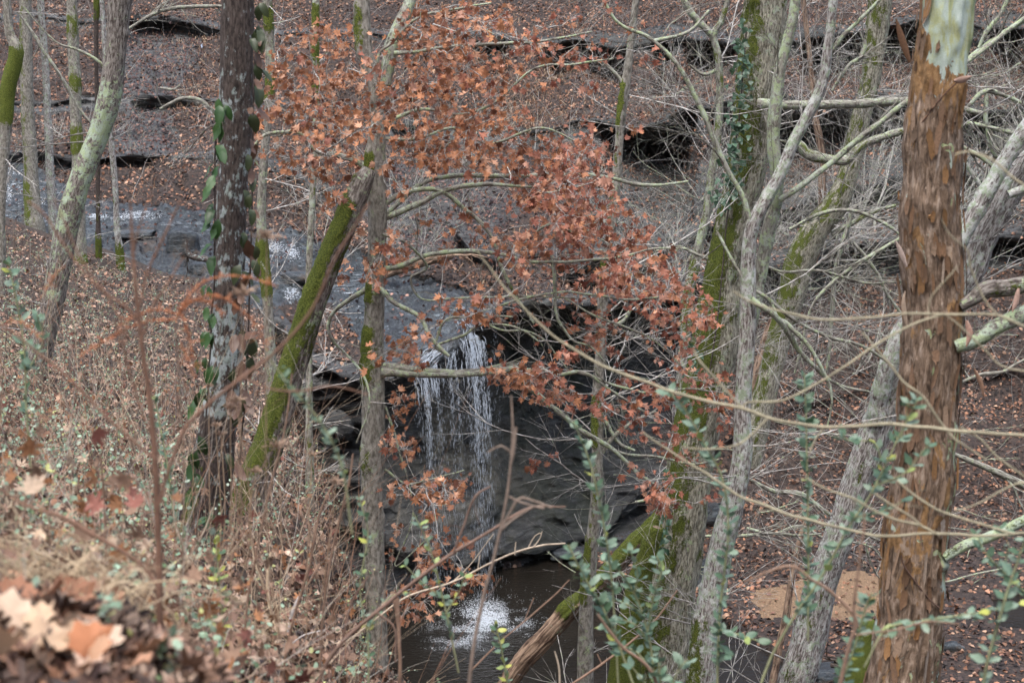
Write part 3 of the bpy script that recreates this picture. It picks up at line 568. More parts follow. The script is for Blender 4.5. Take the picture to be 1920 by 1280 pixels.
# ------------------------------------------------------------------ waterfall, splash
def fall():
    rr = np.random.RandomState(21); mb = MB()
    # (top px, py, D), width px, n drops, lean px at the bottom, py bottom
    strands = [((878, 622), 40.3, 13, 1150, 34, 1130, 1.0), ((893, 630), 40.4, 10, 500, 32, 1120, 0.8), ((905, 640), 40.6, 8, 260, 26, 1100, 0.7),
               ((792, 696), 39.4, 12, 620, 28, 1120, 0.9), ((812, 685), 39.5, 14, 420, 30, 1130, 0.7), ((838, 668), 39.7, 9, 260, 24, 1100, 0.8), ((850, 662), 39.9, 5, 170, 22, 1040, 0.9),
               ((868, 640), 40.0, 8, 260, 30, 1120, 0.7), ((925, 590), 40.8, 16, 150, 12, 1090, 0.5), ((775, 702), 39.4, 20, 230, 30, 1110, 0.6), ((840, 668), 39.9, 50, 500, 40, 1130, 0.45)]
    for (tx, ty), D, wd, nn, lean, yb, fat in strands:
        for k in range(int(nn*1.2)):
            u = rr.rand()**1.7
            if u > .35 and rr.rand() < .25: continue
            t = np.sqrt(u); off = rr.normal(0, wd*0.34)*(0.5+1.5*u)
            px = tx + off + lean*t*0.9; py = ty + (yb-ty)*u; d = D - 1.1*t + rr.normal(0, 0.10)
            L = (0.03+0.13*t)*rr.uniform(0.4, 1.5); rad = rr.uniform(0.0025, 0.006)*fat*(1.25-0.8*u)
            p0 = P(px, py, d); dr = np.array([rr.normal(0.05, 0.05), -0.05, -1.0]); dr /= np.linalg.norm(dr)
            pts = p0 + np.outer([-0.5, -0.15, 0.25, 0.5], dr)*L
            V, Q, _, _ = tube(pts, np.array([0.15, 1, 0.8, 0.1])*rad*1.1, 3); mb.add(V, Q)
    # braided sheet at the lip: thin ropes of water that have not broken yet
    for (x0, y0, x1, y1, D0, D1, nn, sp, r) in [(856, 572, 868, 592, 41.6, 41, 26, 5, .013), (866, 590, 888, 630, 41, 40.3, 46, 8, .012), (884, 622, 903, 720, 40.3, 40.0, 90, 9, .010), (876, 628, 888, 760, 40.3, 39.8, 40, 7, .009),
                                          (826, 655, 780, 700, 39.9, 39.3, 60, 9, .011), (792, 690, 808, 800, 39.4, 39.0, 55, 7, .009), (815, 680, 822, 760, 39.5, 39.2, 30, 10, .008), (850, 655, 845, 720, 39.9, 39.6, 22, 7, .008), (900, 720, 912, 860, 40.0, 39.6, 34, 7, .007)]:
        for k in range(int(nn*.7)):
            o = rr.normal(0, sp*1.2, 2)*np.array([1, 0.5]); a = rr.uniform(0, 0.6); b = min(1, a+rr.uniform(0.15, 0.4))
            q = []
            for t in np.linspace(a, b, 6): q.append(P(x0+(x1-x0)*t+o[0]+rr.normal(0, .8), y0+(y1-y0)*t*(0.4+0.6*t)+o[1], D0+(D1-D0)*t-0.05))
            V, Q, _, _ = tube(q, np.array([.2, .8, 1, 1, .7, .15])*r*rr.uniform(0.25, .8), 4); mb.add(V, Q)
    link('waterfall', mb.mesh('waterfall', M_DROP), kind='stuff', label='thin white waterfall of broken strands over the slate lip')
    # splash in the pool: foam lumps and flying drops
    mb = MB(); ico = [(0, 0, 1), (.9, 0, .2), (.28, .85, .2), (-.72, .53, .2), (-.72, -.53, .2), (.28, -.85, .2), (0, 0, -1)]
    ico = np.array([(1, 0, 0), (-.5, .87, 0), (-.5, -.87, 0), (0, 0, .8)]); icoT = np.array([(0, 1, 3), (1, 2, 3), (2, 0, 3)])
    n = 26000; c = np.array([[915, 1152, 34, 15, .22], [880, 1180, 52, 20, .30], [958, 1172, 46, 14, .20], [856, 1198, 34, 13, .15], [930, 1140, 50, 24, .13]])
    wch = rr.choice(5, n, p=c[:, 4]/c[:, 4].sum()); px = c[wch, 0]+rr.normal(0, 1, n)*c[wch, 2]*0.8; py = c[wch, 1]+rr.normal(0, 1, n)*c[wch, 3]*0.8
    el_ = PITCH+np.arctan((py-640)/FPX); Dp = 13.40/np.tan(el_); p = P(px, py, Dp); p[:, 2] = -13.41
    kp = fbm(np.stack([px/26, py/9, px*0], -1), 3, 66)+.16 > rr.rand(n)*.55; px, py, p = px[kp], py[kp], p[kp]; n = len(px)
    near = np.exp(-((px-905)/45)**2-((py-1160)/28)**2); p[:, 2] += np.abs(rr.normal(0, 1, n))*0.22*near*(rr.rand(n) < 0.5)
    s = rr.uniform(0.004, 0.016, n)*(0.6+0.7*near); scatter_simple(mb, ico, icoT, p, s, rr)
    link('splash', mb.mesh('splash', M_FOAM), kind='stuff', label='white splash where the falls hit the pool')
    # small cascades up the stream
    mb = MB(); n = 4200
    c = np.array([[175, 410, 14, 3, 51], [20, 365, 16, 14, 52.5], [60, 378, 20, 6, 52], [515, 468, 16, 8, 47.8], [545, 478, 8, 10, 47.3], [255, 405, 22, 3, 51], [545, 555, 9, 10, 44], [10, 330, 12, 6, 54], [240, 412, 34, 2.5, 50.8]]); wch = rr.choice(len(c), n)
    px = c[wch, 0]+rr.normal(0, 1, n)*c[wch, 2]*0.8; py = c[wch, 1]+rr.normal(0, 1, n)*c[wch, 3]*0.7 + 0.35*(px-c[wch, 0])*(wch == 3)
    ix = np.clip(np.searchsorted(pxs, px), 0, nx-1); dist = np.abs(GPY[ix] - py[:, None]) + 1e4*((GT[ix] < 8) | (GT[ix] > 9.05)); it = dist.argmin(1)
    p = Vw[ix, it] + rr.normal(0, 0.02, (n, 3)) + np.array([0, -0.02, 0.03]); scatter_simple(mb, ico, icoT, p, rr.uniform(0.006, 0.022, n), rr)
    link('stream_foam', mb.mesh('stream_foam', M_FOAM), kind='stuff', label='white water patches on the upper stream')
def scatter_simple(mb, V, T, pos, s, rr):
    k = len(V); n = len(pos); W = V[None]*s[:, None, None]*rr.uniform(0.5, 1.5, (n, 1, 3)) + pos[:, None, :]
    mb.add(W.reshape(-1, 3), None, (T[None]+(np.arange(n)*k)[:, None, None]).reshape(-1, 3))
fall()

# ------------------------------------------------------------------ trees
def limb_pts(path, D):
    q = []
    for p in path:
        d = D + (p[3] if len(p) > 3 else 0); q.append([*P(p[0], p[1], d), 0.5*p[2]*ppm(d)])
    return np.array(q)
def tree(name, label, path, D, bark='grey', seed=0, limbs=(), twigs=0, twl=0.8, group=None, lmoss=0.1, llich=0.75, lbark='limb', sides=28, tw_up=0.3, **kw):
    V, Q, T, bc, mk, C = trunk_mesh(path, D, seed=seed, sides=sides, **kw)
    base = C[-1, :3] if not kw.get('bot') == 0 else C[-1, :3]
    t = thing(name, base, label=label, cat='tree', group=group)
    mb = MB(); mb.add(V, Q, T, bc=bc, mk=mk); link('trunk', mb.mesh('trunk', B[bark], base), t)
    rr = np.random.RandomState(seed+500); net = [C[:, :3]]
    for L in limbs:
        q = limb_pts(L, D); c = catmull(q, 0.035); c[:, :3] += 0.012*np.stack([vn(c[:, :3]*6+seed, 3+k) for k in range(3)], -1)
        mb = MB(); big = c[0, 3] > 0.02
        rads = c[:, 3]*(1+0.22*vn(c[:, :3]*14, 4)); add_tube(mb, c[:, :3], rads, 10 if big else 6, lmoss, llich, rr.rand()*9)
        out = []; nk = max(2, int(len(c)*0.035*2.2))
        for k in range(nk):
            i = rr.randint(len(c)//8, len(c)); tdir = c[min(i+1, len(c)-1), :3]-c[i-1, :3]; tdir /= np.linalg.norm(tdir)+1e-9
            d = tdir*rr.uniform(0.3, 1)+rr.normal(0, 0.6, 3)*np.array([1, .7, 1]); grow(rr, c[i, :3], d, rr.uniform(0.3, 1.0)*twl, min(c[i, 3]*0.5, 0.009)*rr.uniform(.5, 1), 2, out, 0.3, -0.01, 3)
        for pp, ra in out: add_tube(mb, pp, ra, 3, 0, 0.5, rr.rand()*9)
        link('branch', mb.mesh('branch', B[lbark], base), t); net.append(c[:, :3])
    if twigs:
        mb = MB(); out = []; nC = len(C)
        for k in range(twigs):
            i = rr.randint(0, nC); a = rr.uniform(0, 2*PI); d = np.array([math.cos(a), math.sin(a)*0.8, rr.uniform(-0.3, 0.9)*1])
            grow(rr, C[i, :3], d, rr.uniform(0.4, 1.6)*twl, min(0.014, C[i, 3]*0.3)*rr.uniform(0.5, 1), 2, out, 0.17, -0.01, 4)
        for pp, ra in out: add_tube(mb, pp, ra, 3, 0, 0.4, rr.rand()*9)
        o = link('twigs', mb.mesh('twigs', B['twig'], base), t, kind='stuff')
    return t, C, net
BGL = 'slender trunks by the upper stream'
tree('young_tree', 'crooked thin tree with bright moss at the far left edge', [(12,0,15),(18,60,17),(31,98,24),(15,170,26),(10,250,20),(5,330,18),(2,400,17),(2,480,17)], 30, 'grey', 1, moss=[(85,235,1.3)], mside=0, mbase=0.2, lich=0.4, twigs=8, bot=2.5)
tree('grey_tree', 'straight grey-green trunk, second from the left edge above the stream', [(48,0,21),(50,130,23),(56,280,25),(62,390,30),(64,415,36)], 47, 'grey', 2, mbase=0.6, lich=0.3, twigs=12, moss=[(330,420,.9)])
tree('thin_tree', 'thin pale lichen-spotted trunk beside the straight grey-green one', [(76,0,12),(86,130,13),(92,280,15),(98,400,16),(100,430,18)], 47.5, 'white', 3, mbase=0.4, lich=0.75, twigs=10)
tree('pale_mossy_tree', 'straight pale trunk with moss bands left of the lichen-covered leaning tree', [(134,0,19),(140,150,21),(145,300,21),(149,430,23),(152,520,28),(152,560,30)], 40, 'grey', 4, moss=[(25,75,.9),(140,175,1.1),(235,290,1.0),(475,560,1.1)], mside=0, mbase=0.3, lich=0.6, twigs=12)
tree('leaning_lichen_tree', 'leaning trunk crusted with pale green lichen, left of the stream view', [(226,0,40),(218,90,38),(206,180,42),(186,250,40),(155,330,41),(133,400,42),(118,470,43),(100,560,42),(85,620,44),(66,690,52),(50,760,66)], 20, 'lichen', 5, lichz=[(-200,160,.4),(150,300,.95),(290,440,.85),(430,640,.6)], lich=0.35, sides=36, twigs=16, knots=5,
     limbs=[[(210,150,8),(190,120,6),(150,95,5),(100,75,3),(40,10,2)]], flare=.2)
tree('thin_dark_tree', 'very thin dark tree with a mossy foot behind the lichen-covered trunk', [(181,0,9),(180,90,8),(183,270,8),(184,430,9),(186,500,12),(187,530,14)], 41, 'brown', 6, moss=[(-100,40,.9),(440,540,1.3)], mside=0, mbase=.25, twigs=8)
tree('thin_lichen_tree', 'thin lichen-grey stem right of the lichen-covered leaning trunk', [(204,200,10),(208,260,11),(215,340,11),(220,430,12),(226,500,15),(228,520,17)], 41, 'white', 7, moss=[(460,530,1.3)], mside=0, lich=.7, mbase=.3, twigs=6)
vt, VC, _ = tree('dark_trunk_tree', 'thick dark brown trunk with white lichen streaks and broad-leaved vines', [(449,0,58),(446,80,60),(443,180,62),(440,300,58),(434,420,57),(429,520,56),(427,620,58),(419,720,64),(408,800,72),(396,880,84),(382,960,98),(372,1020,116)], 11.5, 'brown', 8, lichz=[(130,240,.62),(270,540,.72),(560,780,.95)], lich=.42, sides=48, ds=0.02, twigs=2, mbase=.1, moss=[(860,1050,.7)], mside=-1, flare=.2, bot=.6, knots=6)
tree('slim_tree', 'slim mossy-spotted trunk just right of the vine-covered dark trunk', [(500,0,17),(506,90,17),(506,180,16),(496,280,16),(490,380,17),(493,480,19),(502,580,20),(507,680,21),(512,770,24),(513,800,28)], 23, 'grey', 9, moss=[(10,60,1.0),(130,190,.9),(440,560,1.1),(730,800,1)], mside=0, mbase=.25, lich=.6, twigs=24)
tree('slim_mossy_tree', 'narrow mossy trunk between the dark trunk and the orange-leaved maple', [(593,0,11),(590,90,12),(592,200,12),(590,300,12),(582,430,12),(578,560,13),(580,700,13),(580,850,15),(580,890,18)], 20, 'grey', 10, moss=[(0,180,1.0)], mside=0, mbase=.35, lich=.7, twigs=20)
tree('mossy_leaning_tree', 'leaning trunk wrapped in green moss rising to the maple', [(688,330,31),(668,375,44),(642,435,44),(618,490,44),(593,555,46),(570,625,48),(548,695,50),(526,765,53),(504,835,57),(484,890,61),(466,950,70)], 14.6, 'lichen', 11, top=.06, moss=[(370,1000,1.5),(330,420,.8)], mside=-1, mbase=.2, lich=.55, sides=40, ds=.025, twigs=3, flare=.25, bot=.6)

# ---- the maple with its orange leaves
MD = 15.0
mlimbs = [
 [(722,160,20,.1),(733,95,27,.15),(748,50,25,.2),(770,0,22,.3),(800,-120,18,.5)],
 [(683,312,13),(660,299,12),(633,291,11),(597,284,9),(575,263,8),(560,248,8),(530,247,7),(500,252,6),(480,270,6,-.2),(478,300,5,-.2),(492,322,4,-.2)],
 [(724,408,13),(755,395,12),(790,380,11),(822,362,10),(860,350,9),(905,345,8),(960,348,6),(1010,352,4)],
 [(722,382,11),(745,368,11),(775,357,10),(813,355,10),(843,367,9),(873,393,8),(903,420,8),(928,458,7),(940,500,7),(960,543,6),(980,575,5),(1002,605,4)],
 [(726,400,10,.3),(790,345,9,.5),(850,330,9,.7),(960,330,9,.9),(1050,328,8,1),(1120,329,8,1.1),(1175,342,7,1.2),(1230,348,6,1.3),(1290,340,4,1.4)],
 [(715,690,22),(745,690,20),(775,694,17),(840,699,15),(900,697,15),(950,687,15),(965,690,13),(990,695,9),(1015,693,8),(1045,702,8),(1080,697,8),(1110,705,7),(1140,728,6),(1180,755,5),(1240,790,4)],
 [(715,697,18,-.05),(775,702,12,-.08),(850,703,11,-.1),(930,697,12,-.1),(962,692,13,-.1),(985,720,12,-.1),(1015,745,11),(1045,770,10),(1080,800,10),(1115,822,10),(1150,843,9),(1195,885,7),(1235,915,6),(1260,960,4)],
 [(690,541,10),(712,540,10,-.1),(740,568,9,-.15),(787,593,9,-.2),(803,623,8,-.25),(822,648,8,-.25),(842,668,7,-.25)],
 [(688,543,12),(655,562,9),(628,583,8),(616,608,7),(622,635,6),(650,665,5),(680,700,5,-.2),(693,745,4,-.3),(688,780,4,-.3),(668,830,3,-.3)],
 [(704,505,11),(745,500,10),(800,478,9),(855,471,9),(907,473,8),(953,480,7),(990,490,7),(1053,491,6),(1107,487,6),(1173,480,5),(1223,467,4),(1290,466,3)],
 [(740,100,8),(793,95,7),(850,88,7),(907,83,7),(960,81,6),(1007,79,5),(1060,70,4),(1110,60,3)],
 [(700,150,9),(712,100,6),(735,80,6),(780,35,5),(840,20,4),(920,5,3)],
 [(718,440,8,-.2),(760,455,5,-.2),(800,500,5),(770,520,5),(790,560,4),(850,560,4),(930,556,3),(1000,555,3),(1080,560,3)],
 [(722,230,8),(790,205,6),(860,215,5),(930,190,5),(1000,130,4),(1080,120,4),(1150,110,3)],
 [(718,260,8),(780,262,6),(850,240,5),(920,270,5),(1010,240,4),(1090,270,3)],
 [(960,480,5),(1030,420,5),(1090,440,4),(1130,400,3)],
 [(720,880,6),(760,905,4),(800,900,3),(870,880,2.5)],
 [(842,667,4,-.2),(817,650,5,-.2),(822,625,5,-.2),(830,606,5,-.2),(845,595,5,-.2),(881,595,5,-.2),(931,592,4,-.2),(962,594,3,-.2)],
 [(820,645,4,-.2),(867,630,5,-.2),(902,610,5,-.2),(952,609,4,-.2),(984,621,4,-.2),(1010,640,3,-.2)], [(885,594,4),(931,616,4),(955,620,4),(984,619,4),(1019,636,4),(1043,666,3),(1070,700,2.5)],
 [(1035,480,5),(1040,525,7),(1044,592,6),(1060,622,5),(1078,640,4),(1110,652,3),(1150,700,3)], [(930,575,5),(980,560,5),(1048,548,4),(1110,552,4),(1180,562,4),(1240,556,3)], [(1060,560,4),(1110,590,4),(1170,612,4),(1230,640,3),(1280,690,3)], [(1110,705,5),(1160,725,5),(1220,735,4),(1290,728,4),(1340,735,3)], [(1115,822,5),(1170,850,5),(1230,855,5),(1300,870,4),(1350,860,3)],
 [(722,760,6),(745,830,4),(775,960,3),(740,1060,3),(800,1010,2.5)],
]
mt, MC, mnet = tree('orange_leaved_maple', 'slender grey maple holding rusty orange leaves across the centre', [(679,0,28),(681,60,29),(687,110,28),(701,160,22),(706,220,27),(703,300,38),(708,400,36),(706,500,34),(703,580,38),(699,660,42),(700,740,44),(699,850,45),(699,950,42),(702,1050,40),(705,1150,38),(714,1280,38)], MD, 'grey', 12,
     moss=[(0,110,.8),(280,330,1.2),(520,570,1.0),(610,720,1.1),(830,880,.8)], mside=-1, mbase=.15, lich=.55, sides=40, ds=.025, limbs=mlimbs, lmoss=.15, llich=.85, twl=.7, knots=5)
CLU = [(610,190,110,60,34),(560,250,80,60,20),(700,150,90,60,26),(780,60,120,55,30),(900,40,120,40,16),(860,130,110,60,30),(1000,100,120,60,22),(1120,90,100,70,12),(720,220,110,50,26),(900,215,110,50,22),(830,280,150,40,30),(1000,280,110,50,30),
       (1120,270,90,50,16),(1040,350,90,45,38),(1080,430,100,50,56),(1000,440,70,40,18),(1170,500,110,50,30),(1230,540,80,60,20),(720,480,60,60,14),(700,380,80,60,8),(760,640,60,30,12),(975,680,60,30,14),(1080,640,90,40,10),(1040,730,60,35,10),
       (1170,600,110,50,12),(1150,760,110,45,14),(1240,700,110,55,14),(1330,770,100,50,9),(1230,850,100,50,7),(860,570,100,30,8),(760,780,40,70,10),(850,410,90,50,8),(820,915,60,25,12),(760,910,40,20,7),(790,1020,80,40,12),(780,1110,60,40,12),(880,1080,30,20,5),
       (1260,940,60,40,8),(640,100,80,60,14),(560,100,50,60,6),(960,560,80,30,6),(1010,865,30,10,3),(1300,600,60,40,8)]
CLU = CLU[:]
rr = np.random.RandomState(33); cen = []; ccol = []
for cx, cy, rx, ry, k in CLU:
    for _ in range(int(k*(.95 if cx < 950 and cy < 350 else .98))):
        x = rr.normal(cx, rx*0.55); y = rr.normal(cy, ry*0.55); cen.append(P(x, y, MD+rr.normal(0.1, 0.9))); ccol.append(sstep(850, 1100, x)*0.8+rr.uniform(-.2, .2))
cen = np.array(cen); ccol = np.array(ccol); NET = np.vstack([a[::4] for a in mnet]); NT = list(NET)
arr = np.array(NT); order = np.argsort([np.min(np.linalg.norm(arr-c, axis=1)) for c in cen])
mbt = MB(); LP = []; LC_ = []
cap_ = len(arr)+len(cen)*5; buf = np.zeros((cap_, 3)); buf[:len(arr)] = arr; nb = len(arr)
for o_ in order:
    c = cen[o_]; dd = np.linalg.norm(buf[:nb]-c, axis=1) + 0.8*np.maximum(0, buf[:nb, 2]-c[2])*0.3; j = dd.argmin(); s0 = buf[j].copy(); L = np.linalg.norm(c-s0)
    t = np.linspace(0, 1, 6)[:, None]; side = rr.normal(0, 0.10*L, 3); pts = s0*(1-t)+c*t + side*np.sin(t*PI) + np.array([0, 0, -0.06*L])*np.sin(t*PI) + rr.normal(0, .01, (6, 3))*(t > 0)
    add_tube(mbt, pts, np.linspace(min(0.008, 0.003+0.004*L), 0.0016, 6), 3, 0, .5, rr.rand()*9)
    buf[nb:nb+5] = pts[1:]; nb += 5
    for m in range(rr.randint(4, 13)):
        e = c + rr.normal(0, 1, 3)*np.array([.062, .075, .050]) + np.array([0, 0, -.03]); LP.append(e); LC_.append(ccol[o_])
        add_tube(mbt, np.array([pts[-2], (pts[-2]+e)/2+rr.normal(0, .01, 3), e]), np.array([.0018, .0014, .001]), 3, 0, .2, rr.rand())
link('twigs', mbt.mesh('twigs', B['twig'], mt.location), mt, kind='stuff')
LP = np.array(LP); LC_ = np.array(LC_); nL = len(LP)
nrm = np.stack([rr.normal(0, .6, nL), -np.abs(rr.normal(.8, .5, nL)), rr.normal(.35, .5, nL)], -1); RL = frames(nrm, rr)
# leaves hang: blade points mostly down
hang = rr.rand(nL) < .75
dn = np.array([0, 0, -1.0])+rr.normal(0, .55, (nL, 3)); z_ = RL[:, :, 2]; y_ = dn-(dn*z_).sum(1)[:, None]*z_; y_ /= np.linalg.norm(y_, axis=1)[:, None]; x_ = np.cross(y_, z_)
RH = np.stack([x_, y_, z_], -1); RL = np.where(hang[:, None, None], RH, RL)
szL = rr.uniform(.045, .088, nL)
MAPC = [(0.43,0.19,0.095),(0.30,0.125,0.065),(0.50,0.27,0.17),(0.17,0.07,0.043)]
MAPR = [(0.38,0.15,0.095),(0.25,0.09,0.06),(0.46,0.24,0.17),(0.33,0.14,0.08)]
MAPLE2 = np.array([(0,0),(.16,.02),(.46,-.02),(.32,.20),(.66,.40),(.30,.46),(.42,.80),(.14,.66),(0,1.0),(-.18,.62),(-.36,.84),(-.30,.48),(-.58,.46),(-.28,.24),(-.50,.06),(-.16,-.03)])
tpls = [leaf_tpl(MAPLE2*np.array([1, 1]), .9, .5), leaf_tpl(MAPLE2*np.array([.7, 1]), 2.2, -.9), leaf_tpl(MAPLE2*np.array([.9, .95]), -1.0, 1.0), leaf_tpl(MAPLE*np.array([.55, 1]), 2.4, .6)]
kind_ = rr.randint(0, 4, nL); vis_sz = szL/LP[:, 1]*np.abs((RL[:, :, 2]*np.array([0, 1, 0])).sum(1)); top300 = set(np.argsort(-vis_sz)[:300].tolist())
lm = []
for v in range(12):
    Vt, Tt = tpls[v % 4]; c = (MAPR if v >= 6 else MAPC)[v % 4]; c = np.array(c)*[1, 1.15, .85][v % 3]
    lm.append(mk_mesh('leaf', Vt, [Tt], M_LEAF, {'lc': np.tile([*c, 1], (len(Vt), 1))}, smooth=False))
mb = MB(); msk = np.array([i not in top300 for i in range(nL)])
allc = np.where((rr.rand(nL) < LC_)[:, None], pick(rr, nL, MAPR, [3, 3, 2, 2], .2), pick(rr, nL, MAPC, [4, 3, 2.5, 2], .2))
for v in range(4):
    s_ = msk & (kind_ == v); scatter(mb, tpls[v], LP[s_], RL[s_], szL[s_], allc[s_])
link('foliage', mb.mesh('foliage', M_LEAF, mt.location, smooth=False), mt, kind='stuff')
for i in sorted(top300):
    v = kind_[i] + 4*rr.randint(0, 3); v = v if LC_[i] < .5 else (kind_[i] + 8 if rr.rand() < .7 else v)
    o = bpy.data.objects.new('leaf', lm[v % 12]); COL.objects.link(o); o.parent = mt
    Mx = Matrix(RL[i].tolist()).to_4x4(); Mx = Matrix.Translation(Vector(LP[i])-mt.location) @ Mx @ Matrix.Scale(float(szL[i]), 4); o.matrix_basis = Mx

# ---- right-hand trees
tree('thin_mossy_tree', 'thin mossy trunk standing right of the waterfall', [(1192,0,12),(1183,77,14),(1173,160,16),(1163,233,16),(1152,380,17),(1140,470,18),(1131,560,20),(1128,640,20),(1122,740,21),(1120,850,22),(1117,940,24),(1104,1080,26),(1098,1180,30),(1095,1280,33)], 18, 'grey', 13,
     moss=[(150,240,1.2),(340,420,.7),(480,530,1.1),(740,840,1.2),(1000,1130,1.0)], mside=-1, mbase=.35, lich=.5, twigs=40, twl=1.2, sides=32, ds=.03,
     limbs=[[(1172,165,10),(1160,145,8),(1135,120,7),(1128,112,5)],[(1120,860,10),(1150,820,9),(1190,790,8),(1230,770,5)],[(1120,760,8),(1135,790,8),(1160,830,7),(1190,845,5)],[(1128,620,8),(1170,600,7),(1190,560,5)]])
it, IC, _ = tree('ivy_covered_oak', 'large ridged trunk with ivy climbing its left side', [(1436,0,76),(1430,80,81),(1420,170,81),(1408,270,76),(1393,350,69),(1374,430,65),(1360,500,69),(1350,580,81),(1338,660,87),(1318,750,87),(1300,840,85),(1288,930,85),(1274,1020,90),(1258,1110,96),(1248,1200,105),(1238,1280,116)], 20, 'ridged', 14,
     moss=[(-100,330,.7),(430,800,1.1),(880,960,.9),(1080,1280,.8)], mside=-1, mbase=.85, lich=.55, rough=.06, sides=56, ds=.03, twigs=8, twl=1.6, bot=1.5, knots=4, lichz=[(30,90,.8)],
     limbs=[[(1420,195,20,-.4),(1500,197,17,-.5),(1560,196,16,-.4),(1620,194,17,-.2),(1690,190,16,0),(1760,196,13,.3),(1850,215,10,.5)],[(1345,490,9),(1310,478,7),(1270,462,5),(1230,470,3)],[(1285,960,8),(1250,935,7),(1190,940,5)]])
tree('white_lichen_tree', 'forked birch-pale trunk in front of the ivy-covered oak', [(1562,0,17),(1556,60,18),(1550,100,19),(1540,160,20),(1512,220,21),(1485,270,22),(1465,320,23),(1438,370,25),(1412,420,26),(1404,470,27),(1403,540,29),(1401,600,31),(1396,680,31),(1394,760,32),(1393,850,38),(1378,930,43),(1358,1010,47),(1340,1090,51),(1325,1170,55),(1314,1280,58)], 15, 'white', 15,
     lich=.92, mbase=.1, moss=[(1150,1300,.7)], mside=-1, sides=40, ds=.025, knots=6, twigs=12,
     limbs=[[(1408,610,24,.15),(1424,520,26,.2),(1438,450,26,.2),(1455,380,25,.2),(1458,330,26,.2),(1450,280,25,.2),(1452,210,24,.2),(1462,140,21,.2),(1478,70,20,.2),(1492,0,18,.2),(1500,-100,16,.2)],
            [(1462,375,12,.1),(1500,350,11,.1),(1563,302,11,.2),(1613,258,11,.2),(1660,222,10,.2),(1700,190,10,.2),(1820,110,9,.5),(1920,35,8,.7)],
            [(1548,120,9),(1575,75,9),(1610,40,7),(1660,-10,6)],[(1405,410,12,-.2),(1390,365,10,-.2),(1360,310,10,-.2),(1338,258,10,-.2),(1312,200,10,-.2),(1282,140,9,-.2),(1250,100,8,-.2),(1215,70,7,-.2),(1160,43,6,-.2),(1130,0,6,-.2)],
            [(1225,78,8,-.2),(1290,60,6,-.1),(1330,20,5)],[(1408,560,12,-.1),(1450,590,12,-.1),(1475,620,11,0),(1500,660,9,.1),(1530,690,8,.1),(1570,720,6,.2),(1630,735,5,.3)],[(1460,600,9),(1480,610,9),(1520,655,8),(1545,700,7),(1560,745,5),(1552,800,3)],[(1345,435,5,.1),(1380,500,7),(1408,540,7),(1440,560,7),(1455,590,5)]], llich=.9, twl=1.3)
tree('distant_oak', 'greenish trunk with a lichened crooked limb in the thicket', [(1652,0,42),(1642,80,38),(1630,160,34),(1612,230,34),(1594,320,36),(1570,380,44),(1530,430,50),(1500,490,54),(1484,560,50),(1465,620,44),(1446,700,42),(1430,760,46)], 32, 'ridged', 16, mbase=.75, lich=.5, moss=[(430,700,.9)], mside=-1, sides=36, twigs=36, ds=.05, twl=2.4,
     limbs=[[(1480,262,16,-3),(1500,272,17,-3),(1512,287,20,-3),(1535,296,20,-3),(1560,299,18,-3),(1588,300,18,-3),(1610,278,16,-3),(1640,262,14,-3),(1690,246,13,-3),(1780,225,9,-3)],[(1560,440,12),(1630,400,9),(1680,385,6)]], lmoss=.55)
tree('reddish_sapling', 'narrow brown stem standing in the thicket behind the pale branch', [(1524,170,10),(1530,230,13),(1541,290,15),(1541,370,14),(1538,430,14),(1520,500,15),(1450,600,16),(1425,680,18)], 34, 'rotten', 17, lich=.2, twigs=24, twl=2.2)
st, SC, snet = tree('leaning_forked_tree', 'rough leaning trunk forking behind the orange flaking trunk', [(1960,270,48),(1900,345,48),(1868,400,49),(1840,455,49),(1815,520,50),(1760,610,52),(1700,690,54),(1660,760,60),(1640,810,60),(1618,870,58),(1592,950,57),(1565,1030,58),(1542,1100,60),(1520,1180,64),(1492,1280,72)], 17, 'white', 18,
     lich=.7, mbase=.2, moss=[(1150,1300,.4)], mside=-1, sides=44, ds=.03, rough=.07, twigs=28, twl=2.0,
     limbs=[[(1645,790,44,-.1),(1650,740,38,-.15),(1668,680,34,-.2),(1695,610,32,-.2),(1740,540,32,-.3),(1800,450,34,-.3),(1850,360,34,-.3),(1905,270,30,-.3),(1960,190,26,-.3)],[(1870,400,12),(1840,350,9),(1790,280,8),(1750,250,5)],[(1890,365,16,-.4),(1925,352,18,-.4)]], llich=1.0, lbark='white')
tree('lichened_sapling', 'crooked lichen-covered sapling left of the ivy-covered oak', [(1364,0,8),(1353,40,10),(1338,66,12),(1347,110,13),(1350,180,13),(1347,240,13),(1335,320,14),(1325,400,15),(1306,480,17),(1290,560,18),(1284,640,19),(1280,700,20),(1276,780,20)], 25, 'limb', 19, lich=.75, mbase=.5, moss=[(480,620,.9)], mside=0, twigs=50, twl=1.9,
     limbs=[[(1338,68,13),(1312,42,13),(1290,15,13),(1270,-30,12)],[(1348,130,8),(1320,140,6),(1290,120,4)],[(1340,300,8),(1400,280,5)]])
tree('dead_snag', 'short grey dead stem leaning beside the sand bar', [(1512,970,9),(1503,1000,11),(1494,1040,12),(1484,1090,13),(1474,1150,14),(1468,1180,14)], 30, 'rotten', 20, top=.1, lich=.3, bot=1.5)
tree('mossy_stub', 'thick moss-covered leaning stub at the foot of the ivy-covered oak', [(1222,1010,30),(1208,1060,36),(1193,1120,44),(1180,1190,50),(1168,1280,60)], 19.3, 'rotten', 21, top=.15, moss=[(900,1400,1.5)], mside=0, sides=36, bot=1.6)
